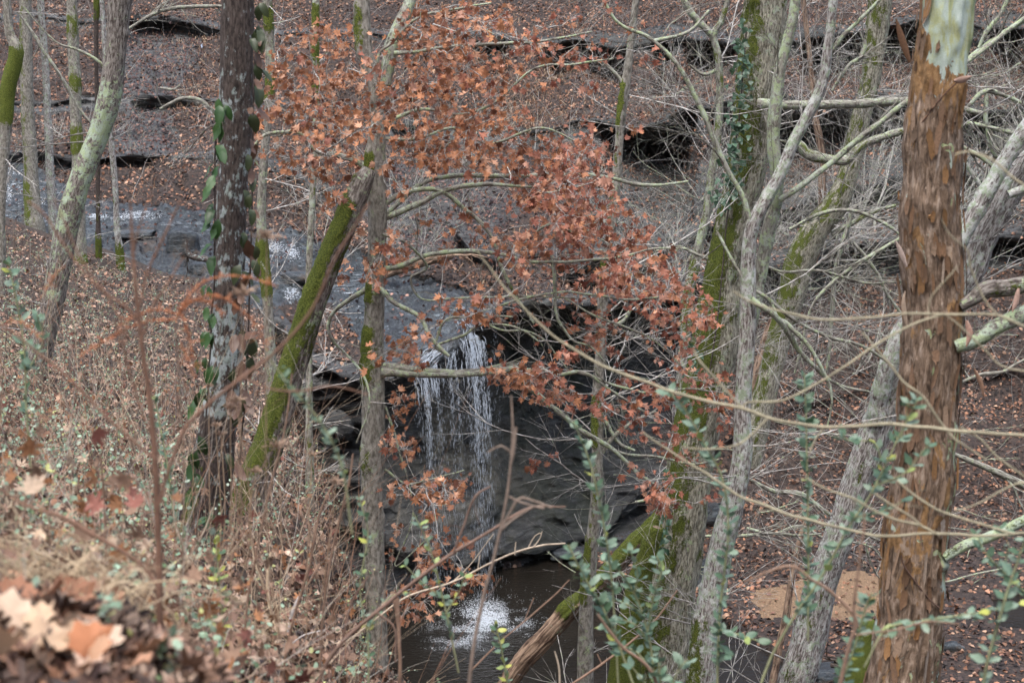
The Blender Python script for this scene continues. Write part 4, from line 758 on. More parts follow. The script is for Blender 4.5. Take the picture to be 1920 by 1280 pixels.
# fallen log
V, Q, T, bc, mk, C = trunk_mesh([(1262,930,22),(1235,975,29),(1195,1015,32),(1150,1065,34),(1100,1115,36),(1060,1150,38),(1020,1195,40),(985,1235,38),(950,1285,36)], 21, seed=30, sides=40, ds=.03, top=.2, bot=1.6, moss=[(900,1155,1.3)], mside=-1, mbase=.1, rough=.10, lich=.3)
fl = thing('fallen_log', C[-1, :3], label='fallen log, mossy above and rotten below, slanting beside the pool', cat='log')
mb = MB(); mb.add(V, Q, T, bc=bc, mk=mk); link('log', mb.mesh('log', B['rotten'], C[-1, :3]), fl)

# ---- the sycamore: pale bark above, orange-brown flaking bark below
SD = 11.0
spath = [(1774,0,98),(1768,80,98),(1760,160,100),(1753,240,106),(1750,320,110),(1746,400,114),(1748,500,114),(1750,580,112),(1748,660,112),(1742,740,112),(1735,820,114),(1730,900,116),(1718,980,118),(1713,1060,122),(1710,1140,126),(1702,1210,131),(1693,1280,137)]
V, Q, T, bc, mk, SCn = trunk_mesh(spath, SD, seed=40, sides=72, ds=.014, top=2.5, bot=1.2, rough=.06, knots=8)
cx_, cy_ = proj(V); rel = (V[:, 0]-np.interp(-V[:, 2], -SCn[::-1][::-1, 2], SCn[:, 0]))/0.19
mk[:, 0] = np.clip((1-sstep(90, 185, cy_+60*vn(bc*12, 3)))*sstep(1716, 1750, cx_+30*vn(bc*9, 6))*.95, 0, .95)
mk[:, 0] = np.maximum(mk[:, 0], sstep(.55, .95, rel)*0.35*sstep(500, 600, cy_))
mk[:, 2] = np.clip(1.1*(1-sstep(100, 260, cy_))+.5*sstep(880, 1000, cy_)*(1-sstep(1040, 1120, cy_))-.3*sstep(1100, 1200, cy_), -1, 1); mk[:, 1] = 0
sbase = SCn[-1, :3]; sy = thing('flaking_sycamore', sbase, label='thick sycamore with orange peeling bark and pale patches above', cat='tree')
mb = MB(); mb.add(V, Q, T, bc=bc, mk=mk); link('trunk', mb.mesh('trunk', M_SYC, sbase), sy)
rr = np.random.RandomState(41)
for path, mo, li, seed in [([(1800,575,22),(1825,560,27),(1850,543,32),(1885,540,32),(1930,532,32)], .45, .5, 1), ([(1790,650,24),(1830,638,28),(1870,612,30),(1920,588,31),(1980,555,30)], .35, 1.1, 2), ([(1770,1045,20),(1810,1022,20),(1850,1008,20),(1890,990,20),(1950,960,19)], .3, 1.2, 3)]:
    q = limb_pts(path, SD-.15); c = catmull(q, .02); mb = MB(); add_tube(mb, c[:, :3], c[:, 3]*(1+.18*vn(c[:, :3]*9, seed)), 20, mo, li, seed*2.0); link('branch', mb.mesh('branch', B['lichen'], sbase), sy)
# curled bark flakes
FLC = [(0.26,0.16,0.10),(0.32,0.22,0.15),(0.20,0.115,0.065),(0.40,0.31,0.24),(0.33,0.18,0.08),(0.44,0.36,0.30)]
Ls = np.concatenate([[0], np.cumsum(np.linalg.norm(np.diff(SCn[:, :3], axis=0), axis=1))])
for k in range(210):
    s0 = rr.uniform(2.45, Ls[-1]-.7); i = np.searchsorted(Ls, s0); c0 = SCn[i, :3]; R0 = SCn[i, 3]
    _, yy = proj(c0)
    th = rr.uniform(-PI*1.02, 0.06)                          # the half that faces the path
    if yy < 175 and math.cos(th) > -.35: continue
    wd = rr.uniform(.006, .024); ht = rr.uniform(.05, .22); peel = rr.choice([-1, 1]); amt = rr.uniform(.001, .007)*(1 if rr.rand() < .85 else 2.5); lean = rr.normal(0, .12)
    ny, nxx = 8, 5; Vf = []
    ew = 1+.5*np.array([vn(np.array([q*1.3, k*1.7, 0.0]), 2) for q in range(ny)]); ew2 = 1+.5*np.array([vn(np.array([q*1.3, k*1.7, 9.0]), 2) for q in range(ny)])
    for a in range(ny):
        v = a/(ny-1); taper = (1-(2*abs(v-.5))**8*.6)
        for b in range(nxx):
            u = b/(nxx-1)-.5; edge = (v if peel > 0 else 1-v); hw = wd*taper*(ew[a] if u > 0 else ew2[a])
            zz = (v-.5)*ht + .05*vn(np.array([b*2.9, k*2.0+(v > .5)*7, 0]), 5)*(abs(v-.5)*2)**2
            rr_ = R0*1.035 + .003 + amt*edge**2 + amt*.8*(2*u)**2; an = th + (u*2*hw+lean*zz)/R0
            j = min(max(i-int(zz/.014), 0), len(SCn)-1); cc = SCn[j, :3]
            Vf.append([cc[0]+math.cos(an)*rr_, cc[1]+math.sin(an)*rr_, c0[2]+zz])
    Vf = np.array(Vf)-c0; Qf = [[a*nxx+b, a*nxx+b+1, (a+1)*nxx+b+1, (a+1)*nxx+b] for a in range(ny-1) for b in range(nxx-1)]
    col = np.array(FLC[rr.choice(6, p=[.32, .12, .30, .04, .18, .04])])*rr.uniform(.45, 1.0)
    me = mk_mesh('bark_flake', Vf, [Qf], M_STEM, {'lc': np.tile([*col, 1], (len(Vf), 1))}, smooth=True)
    link('bark_flake', me, sy, loc=tuple(c0-sbase))
# long torn strip at the upper left, small curls
for path, wd, colr in [([(1706,118),(1700,100),(1690,70),(1680,35)], .022, (.13,.07,.04)), ([(1788,152),(1803,150),(1815,146),(1822,143)], .022, (.36,.24,.19)), ([(1700,500),(1688,470),(1678,450)], .016, (.42,.33,.28)), ([(1812,600),(1818,625),(1812,650)], .02, (.42,.26,.2)), ([(1910,540),(1905,565),(1898,585)], .018, (.45,.30,.24)), ([(1700,610),(1694,570),(1697,545)], .015, (.36,.27,.2)),([(1826,690),(1840,720),(1845,745)], .014, (.25,.15,.1))]:
    q = np.array([P(a, b, SD-.24) for a, b in path]); c = catmull(np.column_stack([q, q[:, 0]*0]), .01)[:, :3]; n_ = len(c); tp = np.sin(np.linspace(.35, PI*.95, n_))*wd
    d = np.gradient(c, axis=0); d /= np.linalg.norm(d, axis=1)[:, None]; sd_ = np.cross(d, [0, 1, .25]); Vf = np.vstack([c-sd_*tp[:, None], c+np.array([0, -.012, 0]), c+sd_*tp[:, None]])-sbase
    Qf = [[k, k+1, n_+k+1, n_+k] for k in range(n_-1)]+[[n_+k, n_+k+1, 2*n_+k+1, 2*n_+k] for k in range(n_-1)]
    link('bark_strip', mk_mesh('bark_strip', Vf, [Qf], M_STEM, {'lc': np.tile([*colr, 1], (len(Vf), 1))}), sy)
# dead vine winding round the trunk
mb = MB(); vp = [(1800,150),(1770,178),(1740,215),(1722,250),(1735,330),(1760,400),(1790,450)]
q = np.array([[*P(a, b, SD-.20+.02*i), .004] for i, (a, b) in enumerate(vp)]); c = catmull(q, .02); add_tube(mb, c[:, :3], c[:, 3], 5, bark=False, lc=(.13,.07,.05))
q = np.array([[*P(a, b, SD-.215), .006] for a, b in [(1690,1040),(1695,1060),(1720,1095),(1745,1125),(1762,1140)]]); c = catmull(q, .02); add_tube(mb, c[:, :3], c[:, 3], 5, bark=False, lc=(.10,.06,.045))
link('creeper', mb.mesh('creeper', M_STEM), label='thin dead creeper stem winding over the orange flaking trunk', cat='vine')

# ------------------------------------------------------------------ bare shrubs and thickets on the far side
MARKS = [(15, 'the left edge'), (150, 'the moss-banded trunk'), (215, 'the leaning lichen-covered trunk'), (440, 'the thick dark trunk'), (592, 'the narrow mossy trunk'), (700, 'the maple trunk'), (880, 'the waterfall line'), (1160, 'the thin mossy trunk'), (1410, 'the ivy-covered trunk'), (1590, 'the crooked-limbed far trunk'), (1760, 'the orange flaking trunk'), (1915, 'the right edge')]
ORD = ['first', 'second', 'third', 'fourth', 'fifth', 'sixth', 'seventh', 'eighth', 'ninth', 'tenth', 'eleventh', 'twelfth', 'thirteenth', 'fourteenth', 'fifteenth', 'sixteenth']
def name_apart(items, noun, bands):
    """items: (object, px, py); label = noun + height band + order along the row from the nearest trunk"""
    g = {}
    for o, x, y in items:
        b = [t for lim, t in bands if y < lim][0]; m = min(range(len(MARKS)), key=lambda i: abs(MARKS[i][0]-x)); side = 'right' if x > MARKS[m][0] else 'left'
        if m == 0: side = 'right'
        if m == len(MARKS)-1: side = 'left'
        g.setdefault((b, m, side), []).append((abs(x-MARKS[m][0]), o))
    for (b, m, side), v in g.items():
        v.sort(key=lambda q: q[0])
        for k, (_, o) in enumerate(v): o['label'] = f"{noun} {b}, {ORD[k]+' ' if len(v) > 1 else ''}to the {side} of {MARKS[m][1]}"
def ground_at(px, py):
    """first point of the ravine surface at photo column px near row py"""
    i = int(np.clip(np.searchsorted(pxs, px), 0, nx-1)); _, yy = proj(GV[i]); j = int(np.argmin(np.abs(yy-py) + (GT[i] < 1)*1e4)); return GV[i, j]
rr = np.random.RandomState(71)
def shrub(name, label, base, stems, L, r, lvl, kids, group, col=None, lean=(0, 0), wander=.18, droop=.0, spread=.9):
    t = thing(name, base, label=label, cat='shrub', group=group); out = []
    for k in range(stems):
        d = np.array([rr.normal(lean[0], .55), rr.normal(-.1, .4), rr.uniform(.5, 1.3)])
        grow(rr, np.asarray(base)+rr.normal(0, .12, 3)*[1, 1, 0]-[0, 0, .15], d, L*rr.uniform(.5, 1.15), r*rr.uniform(.6, 1.2), lvl, out, wander, droop, kids, spread, .3)
    mb = MB()
    for p_, ra in out: add_tube(mb, p_, ra, 3 if ra[0] < .012 else 5, 0, .7, rr.rand()*9)
    link('stems', mb.mesh('stems', B['twig'], base), t); return t
GR = 'bare grey shrubs of the thicket on the right slope'
_it = []
for k in range(46):
    px = rr.uniform(1000, 1960); py = rr.choice([rr.uniform(200, 330), rr.uniform(330, 600), rr.uniform(600, 900)], p=[.3, .52, .18])
    _it.append((px, py)); _o = shrub('bare_shrub', 'x', ground_at(px, py), rr.randint(4, 8), rr.uniform(2.8, 5.4), rr.uniform(.012, .025), 2, 5, GR, lean=(rr.normal(0, .5), 0), droop=rr.uniform(-.01, .03)); _it[-1] = (_o, px, py)
name_apart(_it, 'bare grey shrub', [(420, 'high on the slope'), (640, 'mid-slope'), (2000, 'low on the slope')])
_it = []
for k in range(24):
    px = rr.uniform(560, 1000); py = rr.uniform(120, 520)
    _o = shrub('leafless_bush', 'x', ground_at(px, py), rr.randint(3, 6), rr.uniform(1.6, 3.4), .012, 2, 4, 'leafless bushes behind the maple'); _it.append((_o, px, py))
name_apart(_it, 'leafless bush', [(300, 'on the upper slope'), (2000, 'above the slate')])
_it = []
for k in range(14):
    px = rr.uniform(-20, 560); py = rr.choice([rr.uniform(60, 290), rr.uniform(290, 330)])
    _o = shrub('low_bare_bush', 'x', ground_at(px, py), rr.randint(3, 6), rr.uniform(1.0, 2.3), .010, 2, 4, 'low bare bushes on the upper left slope'); _it.append((_o, px, py))
name_apart(_it, 'bare bush', [(200, 'high on the leafy slope'), (2000, 'by the stream')])
_it = []
# fallen sticks across the right slope
for k in range(46):
    px = rr.uniform(1050, 1950); py = rr.uniform(330, 1100) if k < 36 else rr.uniform(60, 400); b = ground_at(px, py)+np.array([0, -.2, rr.uniform(.05, .5)]); L = rr.uniform(1.2, 3.6)
    d = np.array([rr.choice([-1, 1]), rr.normal(0, .3), rr.normal(0.05, .22)]); out = []; grow(rr, b, d, L, rr.uniform(.012, .032), 1, out, .18, 0, 4, .8)
    mb = MB(); [add_tube(mb, a, r_, 5, 0, .9, rr.rand()*9) for a, r_ in out]
    _o = link('fallen_stick', mb.mesh('fallen_stick', B['limb'], b), loc=tuple(b), label='pale fallen stick lying on the right-hand slope', cat='branch', group='fallen sticks on the right slope'); _it.append((_o, px, py))
name_apart(_it, 'pale fallen stick', [(250, 'high on the ledges'), (550, 'on the upper slope'), (800, 'mid-slope'), (2000, 'low by the floor')])
# traced dead branches in the left and centre
def dead_branch(label, path, D, name='dead_branch', bark='limb', kids=2, cat='branch', lich=.6):
    q = limb_pts(path, D); c = catmull(q, .05 if D > 20 else .03); mb = MB(); add_tube(mb, c[:, :3], c[:, 3]*(1+.2*vn(c[:, :3]*9, 3)), 6, 0, lich, rr.rand()*9)
    for k in range(kids*2):
        i = rr.randint(1, len(c)); out = []; td = c[min(i+1, len(c)-1), :3]-c[i-1, :3]; td /= np.linalg.norm(td)+1e-9
        grow(rr, c[i, :3], td+rr.normal(0, .5, 3), rr.uniform(.2, .6)*max(1, D/20), c[i, 3]*.5, 1, out, .25, 0, 3)
        for a, r_ in out: add_tube(mb, a, r_, 3, 0, .4, rr.rand()*9)
    return link(name, mb.mesh(name, B[bark], c[0, :3]), loc=tuple(c[0, :3]), label=label, cat=cat)
dead_branch('arched dead branch over the dark hollow left of the dark trunk', [(300,205,6),(318,195,6),(345,184,7),(375,188,7),(395,205,7),(412,220,6)], 44)
dead_branch('slim fallen branch across the upper left, right of the lichen tree', [(240,55,5),(285,28,6),(330,15,7),(400,12,6),(430,14,5)], 46, kids=5)
dead_branch('long thin branch reaching down right from the upper left trunks', [(33,22,4),(60,60,6),(85,100,7),(115,145,6),(150,205,5),(170,230,3)], 36, 'thin_branch')
dead_branch('brown driftwood root curling over the slate by the dark trunk', [(350,450,6),(352,472,10),(362,482,12),(385,486,12),(405,494,10)], 44.3, 'driftwood', 'brown', 1, 'driftwood')
dead_branch('pale stick leaning on the leaf slope above the slate shelf', [(300,165,4),(325,168,5),(338,160,4)], 50, 'pale_stick', kids=1)
dead_branch('grey log lying on the slope left of the waterfall top', [(718,520,10),(745,505,20),(790,490,22),(840,480,16),(850,478,10)], 46, 'grey_log', 'rotten', 1, 'log', .2)
dead_branch('long pale branch arching from the gravel up to the slope at right', [(1785,850,8),(1830,868,12),(1880,890,14),(1930,915,16)], 22, 'pale_branch', kids=1)
dead_branch('lichen-tipped twig rising right of the orange trunk', [(1805,715,6),(1840,702,8),(1880,697,7),(1900,685,6),(1925,672,5)], 14, 'lichened_twig', kids=1)
dead_branch('forked pale stick hanging left of the orange trunk base', [(1662,1098,3),(1640,1070,4),(1625,1030,5),(1628,1008,5),(1640,985,4)], 24, 'hanging_stick', kids=3)
for lab, pth in [('upper lichened limb weaving at the top right corner', [(1815,200,7),(1845,172,10),(1880,178,8),(1930,200,7)]), ('hanging crooked lichened limb right of the orange trunk', [(1850,175,8),(1848,215,9),(1852,250,8),(1862,285,7),(1880,300,5)]),
                 ('straight grey limb rising from the orange trunk to the top right', [(1810,115,9),(1850,85,10),(1900,50,10),(1950,20,10)]), ('steep grey limb crossing the top right corner', [(1835,90,6),(1850,60,8),(1880,20,8),(1895,-20,8)]), ('pale level limb below the top right tangle', [(1812,230,8),(1850,238,8),(1900,250,8),(1940,262,8)]),
                 ('drooping lichened limb beside the forked leaning trunk', [(1805,275,7),(1840,295,9),(1870,318,8),(1940,360,8)])]: dead_branch(lab, pth, 19, 'lichened_limb', kids=5, lich=1.0)

for lab, pth, dd_, nm in [('long bare branch drooping left of the orange trunk at mid height', [(1600,455,6),(1627,487,7),(1647,517,7),(1663,550,6),(1693,592,5)], 20, 'hanging_branch'), ('steep forked branch crossing the thicket between the crooked-limbed trunk and the orange trunk', [(1596,400,9),(1585,440,10),(1567,504,9),(1561,577,8),(1556,644,7),(1550,700,5)], 22, 'hanging_branch'),
   ('grey branch slanting down left from the orange trunk', [(1700,440,8),(1640,475,8),(1600,500,8),(1547,543,7),(1520,580,6),(1505,640,5),(1490,700,4)], 19, 'hanging_branch'), ('thin level branch reaching right from the pale forked trunk', [(1402,480,6),(1450,505,6),(1480,510,6),(1540,508,5),(1620,530,4),(1690,528,3)], 16, 'hanging_branch'),
   ('long pale twig sweeping down right below the fork of the pale trunk', [(1440,560,7),(1490,600,7),(1550,630,7),(1620,650,6),(1680,690,5)], 16, 'hanging_branch'), ('low spreading branch right of the ivy-covered trunk near the valley floor', [(1400,990,6),(1450,1000,6),(1500,985,5),(1550,1010,5),(1620,1020,4),(1670,1050,3)], 24, 'hanging_branch'),
   ('arching bare branch in the upper tangle between ivy-covered and orange trunks', [(1480,430,5),(1540,400,7),(1600,395,7),(1660,420,6),(1700,450,5)], 24, 'hanging_branch'), ('white crooked twig high between the ivy-covered and far trunks', [(1560,170,5),(1590,125,7),(1612,108,9),(1622,85,8),(1612,60,4)], 24, 'hanging_branch'),
   ('low pale branch in front of the sand bar tree', [(1320,1005,7),(1380,1005,7),(1440,1000,6),(1500,1003,5),(1540,1000,4)], 22, 'hanging_branch'), ('long whitish branch hanging over the lower right slope', [(1400,895,6),(1450,920,9),(1500,925,10),(1550,960,8),(1620,1000,6),(1700,1030,5)], 22, 'hanging_branch')]: dead_branch(lab, pth, dd_, nm, kids=7, lich=.75)

# dry grass and hanging thatch on the ledges
n = 15000; wgt = vis*np.clip(soft+.3*rock, 0, 1)*(GT < 9.6)*(np.where(fbm(GV*0.45, 3, 55) > 0.02, 1.0, .12)); wgt += 6*vis*np.exp(-((GPX-990)/70)**2-((GPY-185)/60)**2)+2*vis*np.exp(-((GPX-350)/60)**2-((GPY-130)/90)**2)+3*vis*np.exp(-((GPX-600)/60)**2-((GPY-250)/160)**2)
wgt *= (1-(slate > 0)*.97)*(GT < 9.6)
p, nn, idx = surf_sample(GV, wgt, n, rr); mb = MB(); cc = pick(rr, n, [(.30,.20,.13),(.20,.11,.075),(.38,.29,.19),(.13,.08,.06)], [4, 4, 2, 2])
L = rr.uniform(.18, .6, n); d = nn*.6+rr.normal(0, .5, (n, 3))+[0, -.3, .3]; d /= np.linalg.norm(d, axis=1)[:, None]; wv = np.cross(d, rr.normal(0, 1, (n, 3))); wv /= np.linalg.norm(wv, axis=1)[:, None]; wv *= .0075
a = p; b_ = p+d*L[:, None]*.5; c_ = b_+(d*.4+[0, 0, -.75])*L[:, None]*.5
W = np.stack([a-wv, a+wv, b_-wv, b_+wv, c_], 1).reshape(-1, 3); o5 = np.arange(n)[:, None]*5; mb.add(W, o5+np.array([[0, 1, 3, 2]]), o5+np.array([[2, 3, 4]]), lc=np.repeat(np.column_stack([cc, np.ones(n)]), 5, 0))
link('hill_grass', mb.mesh('hill_grass', M_STEM, smooth=False), kind='stuff', label='tan and russet dry grass hanging over the ledges')
# fine twig tangle that covers the slope (too many and too fine to count)
mb = MB(); wg2 = vis*(soft+.35*np.clip(rock-face, 0, 1))*(GT < 14.2)*(.35+.9*sstep(900, 1250, GPX))*(1-(slate > 0)*.95)
wg2 = wg2*(1-.97*((GT > 8.9) & (GT < 13.2) & (GPX > 620) & (GPX < 1300)))
p, nn, idx = surf_sample(GV, wg2, 5600, rr)
for k in range(5600):
    out = []; c1 = np.array(rr.choice(['a'])) if False else None; r0 = rr.uniform(.0035, .0085)
    grow(rr, p[k], nn[k]*.5+[rr.normal(0, .9), rr.normal(-.2, .3), rr.uniform(-.1, .7)], rr.uniform(.5, 2.4), r0, 0, out, .3, rr.uniform(-.02, .06), 0)
    for a, r_ in out: add_tube(mb, a[::2] if len(a) > 7 else a, (r_[::2] if len(a) > 7 else r_), 3, bark=False, lc=tuple(np.array([(.34,.31,.28),(.10,.08,.07),(.52,.50,.47),(.17,.11,.085)][rr.choice(4, p=[.28, .27, .25, .20])])*rr.uniform(.7, 1.1)))
link('brushwood', mb.mesh('brushwood', M_STEM), kind='stuff', label='fine twig tangle over the far slope')

# ------------------------------------------------------------------ rocks, roots and scraps
def rock_mesh(name, sx, sy_, sz, seed, mat=None, slate_=1.0, nu=28, nv=18):
    u, v = np.meshgrid(np.arange(nu)/nu*2*PI, np.linspace(0.02, PI-.02, nv), indexing='ij'); D_ = np.stack([np.cos(u)*np.sin(v), np.sin(u)*np.sin(v), np.cos(v)], -1)
    D_ = np.sign(D_)*np.abs(D_)**.75; D_ = D_*(1+.55*fbm(D_*1.3+seed*5, 3, seed)+.12*vn(D_*5, seed)[..., None].squeeze(-1) if False else 1+.55*fbm(D_*1.3+seed*5, 3, seed))[..., None]
    V = (D_*np.array([sx, sy_, sz])).reshape(-1, 3); i, j = np.meshgrid(np.arange(nu), np.arange(nv-1), indexing='ij'); i2 = (i+1) % nu
    Q = np.stack([i*nv+j, i2*nv+j, i2*nv+j+1, i*nv+j+1], -1).reshape(-1, 4)[:, ::-1]; o = np.ones(len(V)); zz = o*0
    return mk_mesh(name, V, [Q], M_GROUND, {'mk': np.stack([o*(1-slate_), o*slate_, zz, o], -1), 'mk2': np.stack([zz, zz, zz, o], -1)})
for px, py, w_, h_, lab, sl_ in [(1345,975,95,50,'large grey boulder lying between the ivy-covered oak and the pale forked trunk',1),(345,470,60,60,'blocky slate boulder on the stream shelf left of the dark trunk',1),(378,505,55,34,'wet slate block below the shelf beside the dark trunk',1),(640,800,60,50,'dark rock at the left rim of the falls hollow',.3),
                            (560,520,70,22,'flat slate slab in the upper stream behind the slim trunk',1),(430,440,60,18,'low slate slab in the stream hidden by the dark trunk',1),(250,440,80,14,'thin slate slab left of the driftwood in the stream',1),(1170,1010,60,26,'dark stone under the right rim of the waterfall hollow',.5),(1060,1050,70,16,'wet ledge stone at the back edge of the plunge pool',.6),(1780,1215,40,22,'small grey stone by the orange trunk base at right',1),(1560,1262,110,26,'smooth grey rock below the exposed roots',1),(1320,1090,46,70,'upright pale slab between two trunks at the pool edge',1)]:
    b = ground_at(px, py); D_ = b[1]; link('boulder', rock_mesh('boulder', w_*.5*ppm(D_), w_*.4*ppm(D_), h_*.5*ppm(D_), int(px) % 97, slate_=sl_), loc=tuple(b+np.array([0, -.1, h_*.1*ppm(D_)])), label=lab, cat='rock')
b = P(1600, 1225, 33.5); b[2] = -13.1; rt = thing('root_tangle', b, label='dark exposed roots tangled beside the mossy stump on the valley floor', cat='roots')
for k in range(11):
    out = []; grow(rr, b+np.array([rr.uniform(-.5, .3), rr.uniform(-.2, .3), rr.uniform(.1, .45)]), [rr.choice([-1, 1])*rr.uniform(.5, 1), rr.normal(0, .4), rr.uniform(-.3, .2)], rr.uniform(.6, 1.3), rr.uniform(.03, .06), 1, out, .35, .03, 3)
    mb = MB(); [add_tube(mb, a, r_, 7, .3, .2, rr.rand()*9) for a, r_ in out]; link('root', mb.mesh('root', B['brown'], b), rt)
tree('mossy_stump', 'short moss-covered stump right of the exposed roots', [(1628,1165,26),(1622,1200,36),(1616,1240,46),(1610,1290,56)], 33, 'rotten', 61, top=.05, bot=.8, moss=[(1100,1400,1.6)], mside=0, sides=24)
def scrap(name, label, px, py, D, size, col):
    b = P(px, py, D); V, T = leaf_tpl(OVAL, 1.2, .8); m = mk_mesh(name, V*size, [T], M_LITTER, {'lc': np.tile([*col, 1], (len(V), 1))}, False); o = link(name, m, loc=tuple(b), label=label, cat='litter'); o.rotation_euler = (1.2, .4, 1.0)
scrap('white_scrap', 'small white scrap lying on the leaves left of the dark trunk', 277, 514, 43.5, .22, (.75, .76, .78))
scrap('blue_white_scrap', 'tiny blue-white scrap on the gully slope left of the dark trunk', 378, 90, 60, .16, (.55, .65, .8))

# ------------------------------------------------------------------ ivy and broad-leaved vine
def place_leaves(parent, meshes, pts, nrm, size, rr, down=.8, limit=300):
    R = frames(np.asarray(nrm, float), rr); z_ = R[:, :, 2]; dn = np.array([0, 0, -1.0])*down+rr.normal(0, .5, (len(pts), 3)); y_ = dn-(dn*z_).sum(1)[:, None]*z_; y_ /= np.linalg.norm(y_, axis=1)[:, None]; x_ = np.cross(y_, z_); R = np.stack([x_, y_, z_], -1)
    for i in range(len(pts)):
        o = bpy.data.objects.new('leaf', meshes[rr.randint(len(meshes))]); COL.objects.link(o); o.parent = parent
        o.matrix_basis = Matrix.Translation(Vector(pts[i])-parent.location) @ Matrix(R[i].tolist()).to_4x4() @ Matrix.Scale(float(size[i]), 4)
def leaf_meshes(outl, cols, mat, curl=.6, fold=.2, sx=1.0):
    r = []
    for k, c in enumerate(cols):
        V, T = leaf_tpl(outl*np.array([sx, 1]), curl*(1+.4*(k % 3)), fold*(1-(k % 2)*1.6)); r.append(mk_mesh('leaf', V, [T], mat, {'lc': np.tile([*c, 1], (len(V), 1))}, smooth=True))
    return r
IVY = np.array([(0,0),(.25,.02),(.45,.25),(.30,.45),(.16,.75),(0,1),(-.16,.75),(-.30,.45),(-.45,.25),(-.25,.02)])
iv = leaf_meshes(IVY, [(.045,.095,.055),(.06,.125,.075),(.035,.07,.035),(.09,.16,.10)], M_GREEN)
b = P(1385, 400, 19.7); vine = thing('climbing_ivy', b, label='green ivy climbing the left edge of the large ridged trunk', cat='vine')
q = np.array([[*P(a, c, 19.68), .008] for a, c in [(1330,700),(1345,600),(1355,500),(1362,420),(1372,350),(1378,280),(1386,220),(1392,150),(1397,90),(1400,55)]]); c = catmull(q, .04)
mb = MB(); add_tube(mb, c[:, :3], c[:, 3], 6, 0, .2, 1); link('stem', mb.mesh('stem', B['brown'], b), vine)
pts = []; 
for (x, y, sx, sy, k) in [(1395,90,7,28,26),(1390,160,9,30,26),(1384,230,13,30,34),(1376,290,14,30,30),(1366,345,12,25,26),(1355,375,14,14,24),(1310,620,6,30,14),(1300,680,6,25,14),(1250,960,6,50,22),(1243,1010,5,20,8)]:
    for _ in range(k): pts.append(P(rr.normal(x, sx), rr.normal(y, sy*.8), (19.62 if y < 900 else 19.5)+rr.normal(0, .03)))
place_leaves(vine, iv, pts, np.array([[-.35, -1, .35]]*len(pts))+rr.normal(0, .35, (len(pts), 3)), rr.uniform(.055, .10, len(pts)), rr)
BR = leaf_meshes(OVAL, [(.035,.085,.022),(.05,.11,.03),(.03,.06,.018),(.045,.10,.04)], M_GREEN, 1.6, -.5, sx=.85)
BR2 = leaf_meshes(OVAL, [(.05,.065,.028),(.10,.05,.028),(.04,.055,.022),(.13,.07,.045)], M_GREEN, 1.6, -.6, sx=.9)
b = P(380, 980, 11.3)
for lab, stem, Lf, ms, nx_ in [('glossy green broad-leaved vine on the left side of the dark trunk', [(372,1010),(382,900),(385,800),(392,700),(397,600),(402,500),(403,420),(402,340),(405,260),(412,195)],
     [(414,198),(420,215),(408,240),(404,285),(402,318),(400,345),(398,395),(404,400),(396,430),(410,425),(392,470),(402,492),(398,545),(390,590),(404,600),(392,630),(400,640),(380,690),(392,700),(384,712),(372,745),(385,752),(368,770),(376,840),(364,860),(358,880),(372,900),(362,925),(392,985),(402,1000),(400,975)], BR, -1),
    ('olive and brown hanging vine leaves on the right side of the dark trunk', [(440,1000),(446,900),(455,800),(463,700),(467,600),(470,500),(472,400),(474,300),(475,200),(478,120),(482,60)],
     [(484,25),(480,65),(484,70),(478,85),(482,110),(476,140),(480,165),(474,210),(478,230),(473,280),(470,300),(472,345),(468,375),(470,400),(464,450),(462,465),(474,480),(470,500),(458,520),(470,530),(452,560),(466,570),(470,640),(455,635),(462,655),(448,640),(452,690),(462,700),(445,700),(438,755),(450,770),(442,745),(430,780),(448,760),(430,860),(436,880)], BR2, 1)]:
    v = thing('broadleaf_vine', b, label=lab, cat='vine'); q = np.array([[*P(x, y, 11.22), .006] for x, y in stem]); c = catmull(q, .03); c[:, 0] += .012*vn(c[:, :3]*5, 3); mb = MB(); add_tube(mb, c[:, :3], c[:, 3], 6, 0, .1, 2)
    link('stem', mb.mesh('stem', B['brown'], b), v)
    P3 = np.array([P(x, y-14, 11.15+rr.normal(0, .03)) for x, y in Lf for _ in (0, 1)])+rr.normal(0, .012, (len(Lf)*2, 3)); P3[::2] += rr.normal(0, .02, P3[::2].shape)
    place_leaves(v, ms, P3, np.array([[.45*nx_, -1, .25]]*len(P3))+rr.normal(0, .4, (len(P3), 3)), rr.uniform(.09, .16, len(P3)), rr, 2.2)

